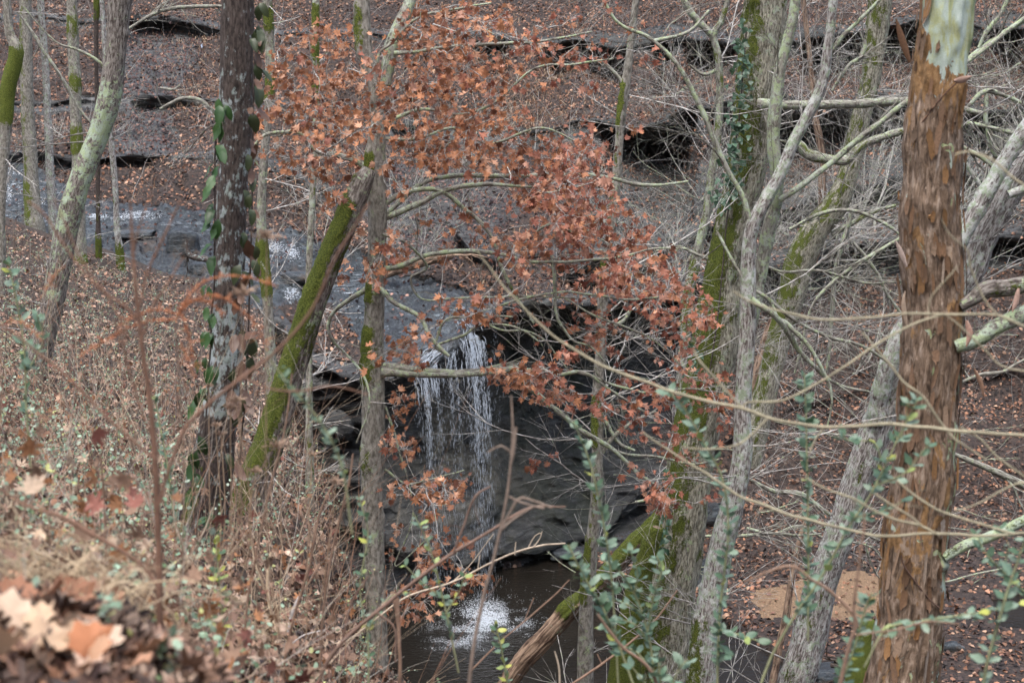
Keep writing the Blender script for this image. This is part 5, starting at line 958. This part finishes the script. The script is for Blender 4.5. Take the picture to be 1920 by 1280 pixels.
# ------------------------------------------------------------------ undergrowth on the near bank
rr = np.random.RandomState(91)
def bD(n, lo, hi, pw=1.3): return lo+(hi-lo)*np.power(rr.rand(n), pw)
n = 5900; px = rr.uniform(-180, 690, n); px[:350] = rr.uniform(640, 1000, 350); D_ = bD(n, 3.3, 40, 1.3); D_[:350] = rr.uniform(9, 20, 350); bp = bankp(px, D_)
mb = MB(); SC_ = [(.34,.24,.17),(.20,.125,.09),(.50,.39,.28),(.10,.065,.055),(.40,.37,.32)]; LV = []; LN = []
for k in range(n):
    L = rr.uniform(.2, .85)*(1 if D_[k] > 8 else .6 if D_[k] > 5 else .25)
    if px[k] > 660: L *= .6
    if D_[k] < 4.8 and rr.rand() < .7: continue; out = []; lean = rr.normal(0, .8)
    d = np.array([lean, rr.normal(0, .45), rr.uniform(.15, 1.1)]); d /= np.linalg.norm(d); m_ = 5; pts = [bp[k]]; cv = rr.normal(0, .2, 3)+[0, 0, -.10*rr.rand()*2]
    for q in range(m_): d = d+cv+rr.normal(0, .06, 3); d /= np.linalg.norm(d); pts.append(pts[-1]+d*L/m_)
    r0 = rr.uniform(.001, .0024)*(1+.02*D_[k])
    add_tube(mb, np.array(pts), np.linspace(r0, r0*.45, 6), 3, bark=False, lc=tuple(np.array(SC_[rr.choice(5, p=[.27, .2, .22, .18, .13])])*rr.uniform(.7, 1.15)))
    if rr.rand() < .30:
        e = pts[3]; side = d*0.3+rr.normal(0, .6, 3); add_tube(mb, np.array([e, e+side*L*.25, e+side*L*.4+[0, 0, .02]]), np.array([r0*.6, r0*.45, r0*.25]), 3, bark=False, lc=(.28, .18, .12))
    if rr.rand() < (.58 if px[k] < 330 else .24)*(1 if D_[k] > 6 else .5):
        for q in range(rr.randint(4, 13)):
            t = rr.uniform(.25, 1)*m_; i = min(int(t), m_-1); LV.append(pts[i]+(pts[i+1]-pts[i])*(t-i)+rr.normal(0, .018, 3)); LN.append(D_[k])
link('dry_weeds', mb.mesh('dry_weeds', M_STEM), kind='stuff', label='tangle of thin dry weed stems on the near bank')
LV = np.array(LV); m = len(LV); mb = MB(); gc = pick(rr, m, [(.17,.26,.17),(.24,.34,.24),(.36,.37,.14),(.11,.17,.08),(.32,.39,.30)], [4, 4, 1, 3, 2], .25)
scatter(mb, leaf_tpl(OVAL*np.array([1.25, 1]), .4, .2), LV, frames(rr.normal(0, .6, (m, 3))+[0, -.5, .9], rr), rr.uniform(.016, .036, m), gc)
link('undergrowth_leaves', mb.mesh('undergrowth_leaves', M_GREEN, smooth=False), kind='stuff', label='small pale green honeysuckle leaves among the weeds')
# hanging-on russet leaves caught in the weeds
n = 1600; px = rr.uniform(-100, 660, n); D_ = bD(n, 4.5, 26, 1.1); p = bankp(px, D_)+np.column_stack([rr.normal(0, .1, n), rr.normal(0, .1, n), np.abs(rr.normal(.15, .18, n))]); mb = MB()
scatter(mb, leaf_tpl(MAPLE, .8, .5), p, frames(rr.normal(0, 1, (n, 3))+[0, -.5, .4], rr), rr.uniform(.035, .075, n), pick(rr, n, [(.36,.17,.08),(.30,.19,.13),(.20,.08,.06),(.44,.33,.24)], [2, 4, 2, 3]))
link('caught_leaves', mb.mesh('caught_leaves', M_LEAF, smooth=False), kind='stuff', label='russet leaves caught in the weeds of the near bank')
# tall single canes and straws that stand out of the weeds
n = 330; px = rr.uniform(-150, 700, n); D_ = rr.uniform(6, 22, n); bp = bankp(px, D_); mb = MB()
for k in range(n):
    out = []; grow(rr, bp[k], [rr.normal(0, .5), rr.normal(0, .2), 1.0], rr.uniform(.6, 1.7)*(.5 if D_[k] < 9 else 1), rr.uniform(.0018, .0038), 1, out, .10, 0, 3, .6, .3)
    c_ = tuple(np.array([(.58,.46,.33),(.45,.40,.35),(.26,.17,.12),(.08,.055,.05),(.36,.20,.13)][rr.choice(5, p=[.25, .2, .25, .15, .15])])*rr.uniform(.8, 1.1))
    for a, r_ in out: add_tube(mb, a, r_, 4, bark=False, lc=c_)
link('tall_canes', mb.mesh('tall_canes', M_STEM), kind='stuff', label='tall thin canes and straws standing over the weeds')
# tan grass clumps
for cx, D0, k, lab in [(95, 4.1, 150, 'bleached tan grass clump arching left of the blurred brown sapling'), (190, 4.6, 90, 'loose tan grass clump at the foot of the blurred brown sapling'), (30, 5.2, 80, 'pale dry grass tuft at the left edge above the big leaves'), (480, 8.5, 90, 'dry grass tuft low between the sapling and the pale canes')]:
    b = bankp(cx, D0); mb = MB()
    for q in range(k):
        s0 = b+np.array([rr.normal(0, .10), rr.normal(0, .12), 0]); a_ = rr.normal(-.5, .8); L = rr.uniform(.2, .5); t = np.linspace(0, 1, 6); cu = rr.uniform(.5, 1.5)
        pts = s0+np.stack([math.sin(a_)*L*t, rr.normal(0, .2)*L*t, L*(t*.9-cu*.6*t*t)], -1); add_tube(mb, pts, np.array([.0022, .0022, .002, .0017, .0012, .0006]), 3, bark=False, lc=tuple(np.array([(.52,.40,.26),(.60,.48,.33),(.38,.27,.17)][rr.randint(3)])*rr.uniform(.8, 1.1)))
    link('grass_tuft', mb.mesh('grass_tuft', M_STEM, b), loc=tuple(b), label=lab, cat='grass')
# big fallen leaves in the corner
BIG = leaf_meshes(np.array([(0,0),(.25,-.08),(.52,.05),(.50,.22),(.68,.42),(.48,.55),(.42,.78),(.22,.74),(0,1.0),(-.22,.76),(-.45,.74),(-.50,.52),(-.66,.40),(-.48,.20),(-.50,.02),(-.22,-.06)]), [(.56,.39,.26),(.48,.28,.17),(.30,.14,.08),(.60,.44,.32),(.42,.23,.14),(.46,.19,.09)], M_LITTER, .5, .3)
spots = [(25,1205),(75,1225),(130,1215),(150,1250),(190,1262),(60,1255),(110,1265),(20,1250),(235,1195),(250,1215),(95,1180),(40,1165),(160,1175),(190,1205),(225,1250),(290,1262),(130,1140),(60,1120),(10,1110),(180,1130),(330,1270),(270,1240),(205,1165),(15,1275),(85,1285),(175,1290),(250,1285)]
BL = []
for k, (x, y) in enumerate(spots):
    el = PITCH+math.atan((y-640)/FPX); d_ = np.linspace(2.9, 4.6, 200); zz = bankp(x, d_)[:, 2]; i = int(np.argmin(np.abs(zz+np.tan(el)*d_))); pt = bankp(x, d_[i])+np.array([0, -.05, .05+.03*rr.rand()])
    o = link('fallen_leaf', BIG[[3, 0, 3, 0, 5, 1, 0, 4, 5, 5, 2, 2, 2, 4, 3, 4, 2, 1, 5, 2, 1, 0, 2, 0, 3, 1, 4][k]], loc=tuple(pt), label='large lobed fallen leaf heaped in the bottom left corner', cat='leaf', group='large fallen leaves in the near corner')
    o.rotation_euler = (rr.uniform(.2, 1.1), rr.normal(0, .4), rr.uniform(0, 6.28)); o.scale = (float(rr.uniform(.055, .095)),)*3
    BL.append((x, y, o))
BL.sort(key=lambda q: (int((q[1]-1100)//50), q[0])); _r = {}
for x, y, o in BL: _r.setdefault(int((y-1100)//50), []).append(o)
for r_k, v in _r.items():
    for k, o in enumerate(v): o['label'] = f"big fallen leaf, {ORD[k]} from the left in the {['top', 'second', 'third', 'bottom'][min(r_k, 3)]} row of the corner heap"

# ------------------------------------------------------------------ individual plants near the viewer
def stalk_mb(paths, D, col, sides=6, mb=None, wig=.003, bud=0):
    mb = mb or MB()
    for pth in paths:
        q = limb_pts(pth, D); c = catmull(q, .02); c[:, :3] += wig*np.stack([vn(c[:, :3]*14, k) for k in range(3)], -1); V, Q, th, s = tube(c[:, :3], c[:, 3], sides); f = .75+.6*(vn(V*18, 5)+.5)*.8
        mb.add(V, Q, lc=np.column_stack([np.array(col)[None]*f[:, None], np.ones(len(V))]))
        if bud:
            for i in range(6, len(c)-2, bud):
                d = rr.normal(0, 1, 3); d -= d.dot(c[i+1, :3]-c[i, :3])*(c[i+1, :3]-c[i, :3])*1e3 if False else 0; d /= np.linalg.norm(d); L_ = rr.uniform(.004, .012) if rr.rand() < .8 else rr.uniform(.03, .12)
                Vb, Qb, _, _ = tube(np.array([c[i, :3], c[i, :3]+d*L_*.6, c[i, :3]+d*L_]), np.array([.5, .6, .15])*max(.0016, c[i, 3]*.6)*(1 if L_ < .02 else .6), 4); mb.add(Vb, Qb, lc=np.tile([*np.array(col)*.85, 1], (len(Vb), 1)))
    return mb
def plant(name, label, D, main, twigs, col, cat='plant', group=None, bud=3, thin=1.0):
    twigs = [[(p[0], p[1], p[2]*thin) for p in tw] for tw in twigs]
    b = P(main[0][0], main[0][1], D); t = thing(name, b, label=label, cat=cat, group=group)
    link('stem', stalk_mb([main], D, col).mesh('stem', M_STEM, b), t)
    for tw in twigs: link('twig', stalk_mb([tw], D+rr.normal(0, .15), col, bud=bud, wig=.006).mesh('twig', M_STEM, b), t)
    return t
sap = plant('bare_sapling', 'blurred reddish-brown bare sapling rising in the left foreground', 4.2, [(306,1420,17),(300,1180,15),(298,1050,14),(295,930,13),(288,820,12),(278,730,11),(268,660,10),(262,600,9),(254,530,8),(248,450,6),(244,380,4)],
  [[(292,860,6),(255,830,6),(210,790,6),(165,745,6),(125,705,6),(75,665,5),(20,620,5),(-20,600,4)], [(262,600,6),(230,570,6),(190,545,5),(160,515,5),(120,455,4),(80,400,4),(50,375,3)], [(236,645,5),(230,610,5),(195,545,4),(160,500,4),(125,430,4),(100,370,3)], [(260,580,5),(275,520,5),(300,460,5),(330,395,4),(342,370,3)], [(266,640,5),(285,580,5),(320,520,4),(345,480,3)],
   [(298,1100,9),(265,1060,8),(225,1030,8),(170,1000,8),(120,970,8),(70,955,7),(30,935,6),(-20,900,6)], [(285,820,5),(262,760,5),(240,690,4),(228,640,4),(215,600,3)], [(300,945,7),(320,870,7),(350,800,7),(400,750,7),(460,705,7),(510,665,6),(550,625,6),(590,570,5),(620,500,4),(655,440,4),(690,380,3)], [(460,708,4),(500,725,4),(560,735,4),(620,725,3),(690,740,2)], [(250,480,3),(262,420,3),(285,360,2.5)], [(300,1060,5),(285,1040,4),(262,1000,3)]], (.20,.115,.08), 'sapling')
# rust-orange fronds
def frond(label, D, paths, col):
    b = P(*paths[0][0][:2], D); t = thing('dried_frond', b, label=label, cat='plant')
    for pth in paths:
        q = limb_pts(pth, D); c = catmull(q, .012); mb = MB(); add_tube(mb, c[:, :3], c[:, 3]*(.6 if pth[0][1] > 800 else 1), 4, bark=False, lc=col if pth[0][1] < 800 else (.2, .14, .10))
        for i in (range(2, len(c)) if pth[0][1] < 800 else []):
            for _ in range(3):
                d = rr.normal(0, 1, 3); d[2] = d[2]*.6+.3; L = rr.uniform(.006, .017); add_tube(mb, np.array([c[i, :3], c[i, :3]+d*L*.6, c[i, :3]+d*L+[0, 0, -.003]]), np.array([.0014, .0016, .0006]), 3, bark=False, lc=tuple(np.array(col)*rr.uniform(.8, 1.5)))
        link('plume' if pth[0][1] < 800 else 'stem', mb.mesh('plume', M_STEM, b), t)
frond('drooping rust-orange plumes arching in front of the dark trunk', 4.6, [[(340,1100,5),(345,900,4),(335,700,4),(330,600,4)], [(330,600,3),(350,560,3),(380,530,3),(420,518,2.5),(465,520,2),(512,534,1.5)], [(332,590,3),(370,560,3),(410,555,2.5),(445,575,2),(480,610,1.5),(502,655,1)], [(330,600,3),(290,600,2.5),(240,615,2),(195,640,2),(150,668,1)], [(332,575,3),(350,610,2.5),(358,650,2),(370,690,1.5)],[(335,570,3),(385,565,2.5),(420,590,1.5)], [(335,590,3),(300,580,2),(260,590,2),(225,610,1)],[(338,640,2.5),(350,670,2),(365,705,1)]], (.38,.15,.07))
frond('faint orange plume at the far left edge below the mossy trunk', 4.4, [[(60,900,4),(75,760,3),(80,640,3),(78,540,2),(72,460,1)],[(80,640,3),(50,610,2),(20,600,1)],[(78,560,2),(100,520,2),(118,500,1)]], (.40,.18,.09))
# budding yellowish shrub reaching in from the right
YD = 5.4
plant('budding_shrub', 'yellowish-green twiggy branches reaching across from the right edge', YD, [(2130,1500,24),(2115,1200,22),(2100,900,18),(2090,600,14),(2080,350,8)],
 [[(2100,880,12),(1990,830,10),(1920,817,9),(1850,812,9),(1773,806,9),(1670,794,9),(1610,798,9),(1547,800,9),(1490,793,9),(1440,783,9),(1390,765,9),(1333,753,9),(1270,736,8),(1200,712,8),(1130,685,8),(1060,645,7),(1010,605,6),(975,570,5),(945,540,5),(915,500,4),(895,470,2.5)],
  [(2095,650,9),(1980,625,7),(1930,615,7),(1868,590,7),(1780,589,7),(1700,588,7),(1613,597,6),(1547,600,6),(1480,587,6),(1430,575,6),(1400,562,5),(1375,545,4)],
  [(1770,590,6),(1730,600,6),(1693,618,6),(1640,648,6),(1590,683,6),(1533,717,6),(1467,750,6),(1400,754,5),(1390,765,4)],
  [(1390,762,5),(1345,715,6),(1313,680,6),(1300,655,5)], [(1547,800,5),(1530,822,5),(1517,850,4)], [(1440,785,5),(1410,812,5),(1380,833,5),(1330,842,4),(1280,838,4)],
  [(1985,990,10),(1920,1000,8),(1850,1003,8),(1747,1001,8),(1690,1005,8),(1647,1003,8),(1563,986,8),(1497,970,8),(1430,945,8),(1380,926,7),(1330,893,7),(1280,862,6),(1240,835,5),(1205,810,4)],
  [(1760,1002,6),(1725,985,7),(1680,975,7),(1640,958,6),(1600,935,6),(1545,916,5),(1510,895,4)], [(1730,988,6),(1700,965,6),(1660,940,6),(1640,925,5)], [(1900,1000,7),(1850,985,7),(1780,965,7),(1740,945,6),(1710,925,6),(1680,900,5)],
  [(1850,860,4),(1800,830,6),(1780,815,7),(1730,745,7),(1695,715,6),(1665,680,6),(1640,650,5),(1615,622,4)], [(1930,900,6),(1880,865,6),(1840,825,5),(1800,800,5)], [(2000,400,7),(1930,355,7),(1900,335,7),(1860,300,6),(1815,285,5),(1790,290,3)], [(2000,700,5),(1890,690,5),(1850,660,5),(1830,640,5),(1800,610,4),(1775,590,4)],[(1740,590,4),(1745,560,3),(1760,540,3),(1795,500,2.5)], [(1870,590,5),(1845,560,5),(1820,500,5),(1815,470,4),(1780,440,3),(1765,410,2)], [(1950,900,7),(1900,910,5),(1840,940,4),(1790,960,3)]],
 (.36,.32,.22), 'shrub', thin=.72)
plant('dead_stalk', 'blurred brown stalk with broken top before the waterfall', 5.2, [(870,1420,7),(880,1280,7),(890,1200,7),(905,1125,6.5),(925,1050,6),(940,985,6),(952,920,5.5),(958,860,5),(962,800,4.5),(958,740,3)], [[(940,990,4),(970,935,5),(1000,940,4),(1035,950,4)],[(935,1000,4),(960,975,4),(1000,950,4),(1020,950,3)],[(958,850,4),(940,835,3),(915,850,3)],[(955,930,4),(975,940,4),(1020,952,3)],[(958,870,5),(965,838,6),(968,800,5)]], (.25,.19,.15), 'stalk')
plant('arching_stem', 'long blurred brown stem rising rightward over the bottom edge', 6.5, [(560,1400,8),(600,1270,8),(640,1205,8),(707,1146,8),(773,1093,7),(840,1043,7),(907,1003,6),(990,953,5),(1060,950,3)], [[(707,1146,5),(740,1180,4),(742,1240,4)],[(850,1040,4),(870,980,4),(890,930,4),(918,912,3)],[(640,1205,4),(660,1130,4),(690,1080,3)]], (.20,.13,.10), 'stalk')
plant('pale_cane', 'bleached cane standing left of the grey broken cane', 9, [(522,1420,8),(522,1280,7),(517,1190,7),(503,1120,7),(502,1080,6),(508,1035,5)], [[(503,1120,4),(480,1060,3),(470,1010,2)]], (.55,.42,.29), 'stalk')
plant('grey_cane', 'silvery broken cane beside the bleached one at bottom left', 9, [(528,1420,8),(532,1260,7),(538,1200,8),(548,1150,8),(562,1118,8)], [[(536,1215,4),(570,1190,3),(610,1180,2)]], (.50,.46,.44), 'stalk')
for lab, D_, m_, tw in [('thin dark stem left of the pale canes', 8, [(372,1400,6),(372,1230,6),(358,1130,6),(352,1050,5),(328,980,4),(325,900,3)], [[(352,1050,3),(380,1000,3),(400,950,2)]]), ('slender russet stem rising by the bottom of the maple trunk', 8, [(745,1420,7),(750,1280,7),(748,1180,7),(745,1120,6)], [[(748,1190,4),(742,1130,9),(743,1110,6)]]),
                  ('bare twig forked over the pool with pale side shoots', 10, [(600,1240,4),(680,1180,4),(760,1120,4),(850,1090,4),(930,1050,4),(1000,1025,4),(1060,1018,3)], [[(990,1028,3),(1003,1003,2),(1015,998,1.5)],[(965,1040,3),(967,1015,2)],[(1000,1025,3),(1012,1010,2),(1017,995,1.5)],[(850,1090,3),(880,1060,2),(925,1000,1.5)],[(895,1070,3),(900,1040,2)]]),
                  ('straight thin twig slanting up over the plunge pool', 9, [(880,1260,4),(940,1200,3),(1000,1150,3),(1045,1110,3),(1068,1086,2)], [[(985,1160,2),(1000,1120,2)]]), ('long slender stem slanting right below the fallen log', 9, [(1060,1290,5),(1120,1250,5),(1180,1205,4),(1230,1160,4),(1270,1105,2)], [[(1130,1245,3),(1120,1225,2)]]),
                  ('pale thin stalk standing before the dark pool', 10, [(1050,1290,4),(1048,1250,4),(1040,1220,3)], []), ('tall thin weed stalk in front of the mossy leaning trunk', 7, [(455,1300,5),(462,1150,5),(478,1050,4),(510,900,4),(535,800,3),(548,700,3)], [[(478,1050,3),(520,1000,2),(560,960,2)]]),
                  ('weed stalk left of the grey maple trunk', 7, [(600,1400,6),(602,1200,5),(618,1060,5),(640,960,4),(655,900,4),(662,850,3)], [[(618,1060,3),(590,1000,2),(560,960,2)],[(640,960,3),(655,930,2)]]), ('crooked dark stem near the bottom left centre', 7.5, [(520,1330,6),(545,1180,5),(580,1060,5),(600,960,4),(640,880,3)], [[(560,1120,3),(600,1060,3)]]),
                  ('brownish upright stem at the left among green leaves', 6, [(205,1400,6),(205,1200,6),(200,1050,5),(195,930,5),(188,850,4)], [[(200,1020,3),(180,980,2)]]), ('reddish slanting stem right of the green-leaved bushes', 5, [(1560,1420,10),(1575,1290,9),(1595,1200,8),(1605,1160,7),(1560,1110,7),(1520,1085,6),(1480,1060,6),(1395,1090,5)], [[(1600,1180,5),(1605,1100,5),(1620,1000,4),(1622,960,4)],[(1605,1190,4),(1680,1180,4),(1740,1165,4),(1800,1170,3)]]),
                  ('brown diagonal shoot at the bottom right of centre', 6, [(1260,1400,7),(1225,1265,7),(1170,1215,6),(1140,1180,6),(1120,1150,5)], [])]:
    plant('weed_stem', lab, D_, m_, tw, (.24,.155,.11) if 'pale' not in lab else (.45,.37,.28), 'stalk')
# seed heads
FH = ['broad pale head low against the dark trunk', 'small head just under the broad pale one', 'wide brown head at the foot of the mossy leaning trunk', 'small head left of the dark trunk foot', 'little head at the centre of the dark trunk foot', 'fuzzy grey-brown head at the rim of the hollow', 'tiny head highest on the dark trunk', 'head hanging at the mossy trunk base', 'small head right of the mossy trunk base', 'large blurred tan head among orange plumes', 'large blurred head near the slim trunk above the plumes']
for k, (x, y, w_, D_) in enumerate([(442,748,20,7), (432,762,16,7), (520,832,26,6.5), (405,795,14,8), (415,812,12,8), (630,900,22,7), (392,722,10,8), (480,880,16,7), (585,850,14,8), (455,545,30,5), (500,440,34,5)]):
    b = P(x+rr.normal(0, 10), 1180, D_); t = thing('dried_flower', b, label='dried flower with '+FH[k], cat='flower', group='dried flower heads on the near bank')
    q = stalk_mb([[(x+rr.normal(0, 25), 1200, 2.2), (x+rr.normal(0, 12), 1000 if y < 950 else 1100, 2.2), (x, y, 1.8)]], D_, (.30,.21,.14)); link('stem', q.mesh('stem', M_STEM, b), t)
    mb = MB(); c0 = P(x, y, D_)
    for _ in range(90):
        o = rr.normal(0, 1, 3)*np.array([.5, .5, .22])*w_*ppm(D_)*.8; add_tube(mb, np.array([c0+[0, 0, -.01], c0+o*.7, c0+o]), np.array([.0008, .001, .0022]), 3, bark=False, lc=tuple(np.array((.33,.23,.165))*rr.uniform(.6, 1.4)))
    link('seed_head', mb.mesh('seed_head', M_STEM, b), t)
# privet sprigs
PG = leaf_meshes(OVAL, [(.12,.20,.13),(.17,.26,.18),(.09,.16,.09),(.22,.30,.22)], M_GREEN, .3, .15, 1.05); PY = leaf_meshes(OVAL, [(.42,.44,.09),(.30,.38,.12)], M_GREEN, .3, .15, 1.0)
def sprig(label, D, path, t0, n, ln, yellow=.05, spread=1.0, side=(), name='privet_sprig'):
    q = limb_pts(path, D); c = catmull(q, .015); b = c[0, :3]; t = thing(name, b, label=label, cat='shrub'); link('stem', stalk_mb([path]+list(side), D, (.26,.27,.15)).mesh('stem', M_STEM, b), t)
    pts = []; nr = []; dirs = []; cs = [c[int(len(c)*t0):]] + [catmull(limb_pts(s_, D), .015) for s_ in side]
    tot = sum(len(a) for a in cs)
    for a in cs:
        k = max(2, int(n*len(a)/tot/2*1.25))
        for i in np.clip(np.linspace(0, len(a)-1, k)+rr.normal(0, len(a)*.25/k, k), 0, len(a)-1).astype(int):
            td = a[min(i+1, len(a)-1), :3]-a[max(i-1, 0), :3]; td /= np.linalg.norm(td)+1e-9
            az = rr.uniform(0, 2*PI); sx = np.array([math.cos(az), .6*math.sin(az), .1])
            for sg in (-1, 1): pts.append(a[i, :3]); dirs.append(sx*sg*spread+td*rr.uniform(.2, .9)+rr.normal(0, .2, 3))
    for p_, d in zip(pts, dirs):
        d = d/np.linalg.norm(d); up = np.array([rr.normal(0, .4), -.45+rr.normal(0, .4), 1.0]); z_ = up-up.dot(d)*d; z_ /= np.linalg.norm(z_); x_ = np.cross(d, z_); R = np.stack([x_, d, z_], -1)
        ms = PY if rr.rand() < yellow else PG; o = bpy.data.objects.new('leaf', ms[rr.randint(len(ms))]); COL.objects.link(o); o.parent = t
        o.matrix_basis = Matrix.Translation(Vector(p_)-Vector(b)) @ Matrix(R.tolist()).to_4x4() @ Matrix.Scale(float(ln*ppm(D)*rr.uniform(.55, 1.2)), 4)
    return t
SP = [('upright leafy sprig before the thin mossy trunk, upper of two', 6.5, [(1160,1300,4),(1150,1120,4),(1135,1000,4),(1115,900,3.5),(1100,850,3),(1075,790,2.5)], .35, 46, 24, .05, ()),
 ('leafy sprig leaning left beside the fallen log', 6.3, [(1200,1320,5),(1165,1220,4.5),(1130,1140,4),(1095,1080,3.5),(1065,1020,3)], .3, 44, 26, .05, ()),
 ('dense leafy privet clump at the foot of the mossy stub', 7, [(1235,1400,6),(1225,1250,5),(1205,1150,4),(1170,1080,4),(1130,1050,3)], .25, 120, 22, .05, [[(1215,1180,4),(1225,1120,3),(1240,1070,3),(1230,1040,2)],[(1205,1150,3),(1170,1130,3),(1120,1120,2)],[(1190,1110,3),(1195,1070,2),(1180,1030,2)],[(1215,1200,3),(1190,1170,3),(1150,1160,2),(1130,1175,2)],[(1222,1250,3),(1190,1220,3),(1160,1210,2)]]),
 ('low leafy sprig at the bottom edge right of the stub', 6, [(1250,1420,5),(1240,1300,4),(1235,1240,3)], 0, 34, 30, .15, [[(1245,1330,4),(1270,1260,3),(1290,1235,2)],[(1245,1330,4),(1205,1275,3),(1185,1250,2)]]),
 ('tall leafy privet stem between the oak and the pale forked trunk', 6.4, [(1345,1420,6),(1345,1280,5),(1350,1150,5),(1365,1000,4),(1355,900,4),(1320,830,3),(1280,760,3),(1255,735,2)], .25, 96, 24, .08, [[(1350,1180,3),(1390,1190,3),(1420,1200,2)],[(1348,1210,3),(1375,1230,2)]]),
 ('slim upright sprig with paired leaves in front of the thicket', 6.8, [(1515,1200,4),(1516,1050,4),(1514,900,4),(1512,800,3),(1508,700,2.5)], .1, 74, 24, .03, ()),
 ('long leafy stem leaning right across the forked leaning trunk', 6, [(1400,1400,6),(1430,1270,6),(1480,1170,5),(1540,1080,5),(1590,990,4),(1630,930,4),(1680,830,3),(1720,750,2.5)], .35, 86, 27, .05, [[(1640,910,4),(1690,890,3),(1720,860,2),(1740,835,2)],[(1655,880,3),(1640,830,3),(1590,825,2),(1580,810,2)],[(1600,970,3),(1650,960,2),(1690,940,2)],[(1690,820,3),(1700,780,2),(1705,755,2)]]),
 ('large-leaved pale stem rising at the lower right corner', 5, [(1830,1420,7),(1845,1270,6),(1865,1190,6),(1885,1120,5),(1905,1060,4),(1925,1000,3)], .15, 26, 34, .05, ()),
 ('leafy stem crossing the foot of the orange trunk from the left', 5.6, [(1540,1420,6),(1570,1300,5),(1600,1220,4),(1620,1150,3.5),(1635,1110,3)], .2, 46, 26, .06, ()),
 ('horizontal leafy spray across the base of the orange trunk', 5.2, [(1620,1250,4),(1660,1180,4),(1720,1165,4),(1790,1155,3),(1850,1145,3),(1910,1130,2)], .2, 34, 28, .08, ()),
 ('leafy tips hanging into the right edge above the floor', 6, [(1960,1180,5),(1930,1120,4),(1890,1080,4),(1850,1040,3),(1830,1000,2)], .1, 40, 24, .05, [[(1880,1070,3),(1890,1020,2),(1870,985,2)]]),
 ('blurred sprig before the mossy leaning trunk', 4.6, [(660,1000,4),(640,870,4),(600,790,4),(555,735,3),(525,700,3),(505,672,2.5)], .25, 34, 20, .05, ()),
 ('small leafy sprig left of the splash', 7, [(860,1260,4),(835,1140,3),(810,1040,3),(795,1000,2.5),(775,960,2)], .2, 44, 18, .15, [[(830,1120,3),(790,1090,2),(760,1060,2)],[(835,1150,3),(860,1110,2),(870,1080,2)]]),
 ('leafy sprig over the leaning grey maple foot', 7, [(690,1330,4),(690,1200,3),(675,1100,3),(690,1000,2.5),(672,930,2)], .2, 40, 18, .12, [[(690,1180,3),(730,1120,2),(770,1110,2)]]),
 ('small round-leaved sprig at the middle left edge', 7, [(60,900,4),(50,780,4),(45,650,3),(30,560,3),(15,490,2)], .3, 50, 22, .05, [[(48,700,3),(80,640,2),(70,590,2)]]),
 ('pale-leaved trailing sprig at left between sapling and dark trunk', 8, [(330,1000,3),(315,880,3),(300,800,3),(290,740,2)], .1, 28, 18, .15, ()),
 ('yellow-green leafy weed below the dark trunk', 7, [(420,1300,4),(418,1180,3),(410,1080,3),(405,1020,2)], .3, 30, 22, .7, ()),
 ('fresh green weed low by the sapling stem', 5, [(230,1330,4),(235,1220,3),(240,1140,3)], .1, 26, 26, .1, [[(235,1230,3),(260,1190,2)],[(236,1240,3),(200,1200,2)]]),
 ('blue-green weed in the bottom left corner', 3.4, [(40,1380,5),(45,1270,4),(50,1240,3)], .1, 26, 46, .0, [[(45,1280,4),(80,1245,3)],[(45,1280,4),(10,1250,3)]]),
 ('green weed rosette above the big fallen leaves', 4.0, [(50,1200,4),(55,1140,3),(60,1100,3)], .1, 26, 32, .1, [[(55,1150,3),(90,1120,2),(110,1100,2)],[(55,1150,3),(20,1120,2)]]),
 ('green leafy weed at the bottom right of the fallen leaves', 4.2, [(275,1340,4),(280,1260,3),(290,1220,3)], .1, 26, 30, .1, [[(280,1270,3),(320,1240,2)]]),
 ('leafy shoots at the lower edge below the pale canes', 8, [(520,1330,3),(470,1250,3),(430,1220,2)], .1, 26, 20, .3, ()),
 ('leafy shoot by the bottom edge under the fallen log', 8, [(960,1330,4),(945,1240,3),(930,1170,2)], .1, 30, 18, .3, ())]
for lab, D_, pth, t0, n_, ln, ye, sd2 in SP: sprig(lab, D_, pth, t0, n_, ln, ye, side=sd2)
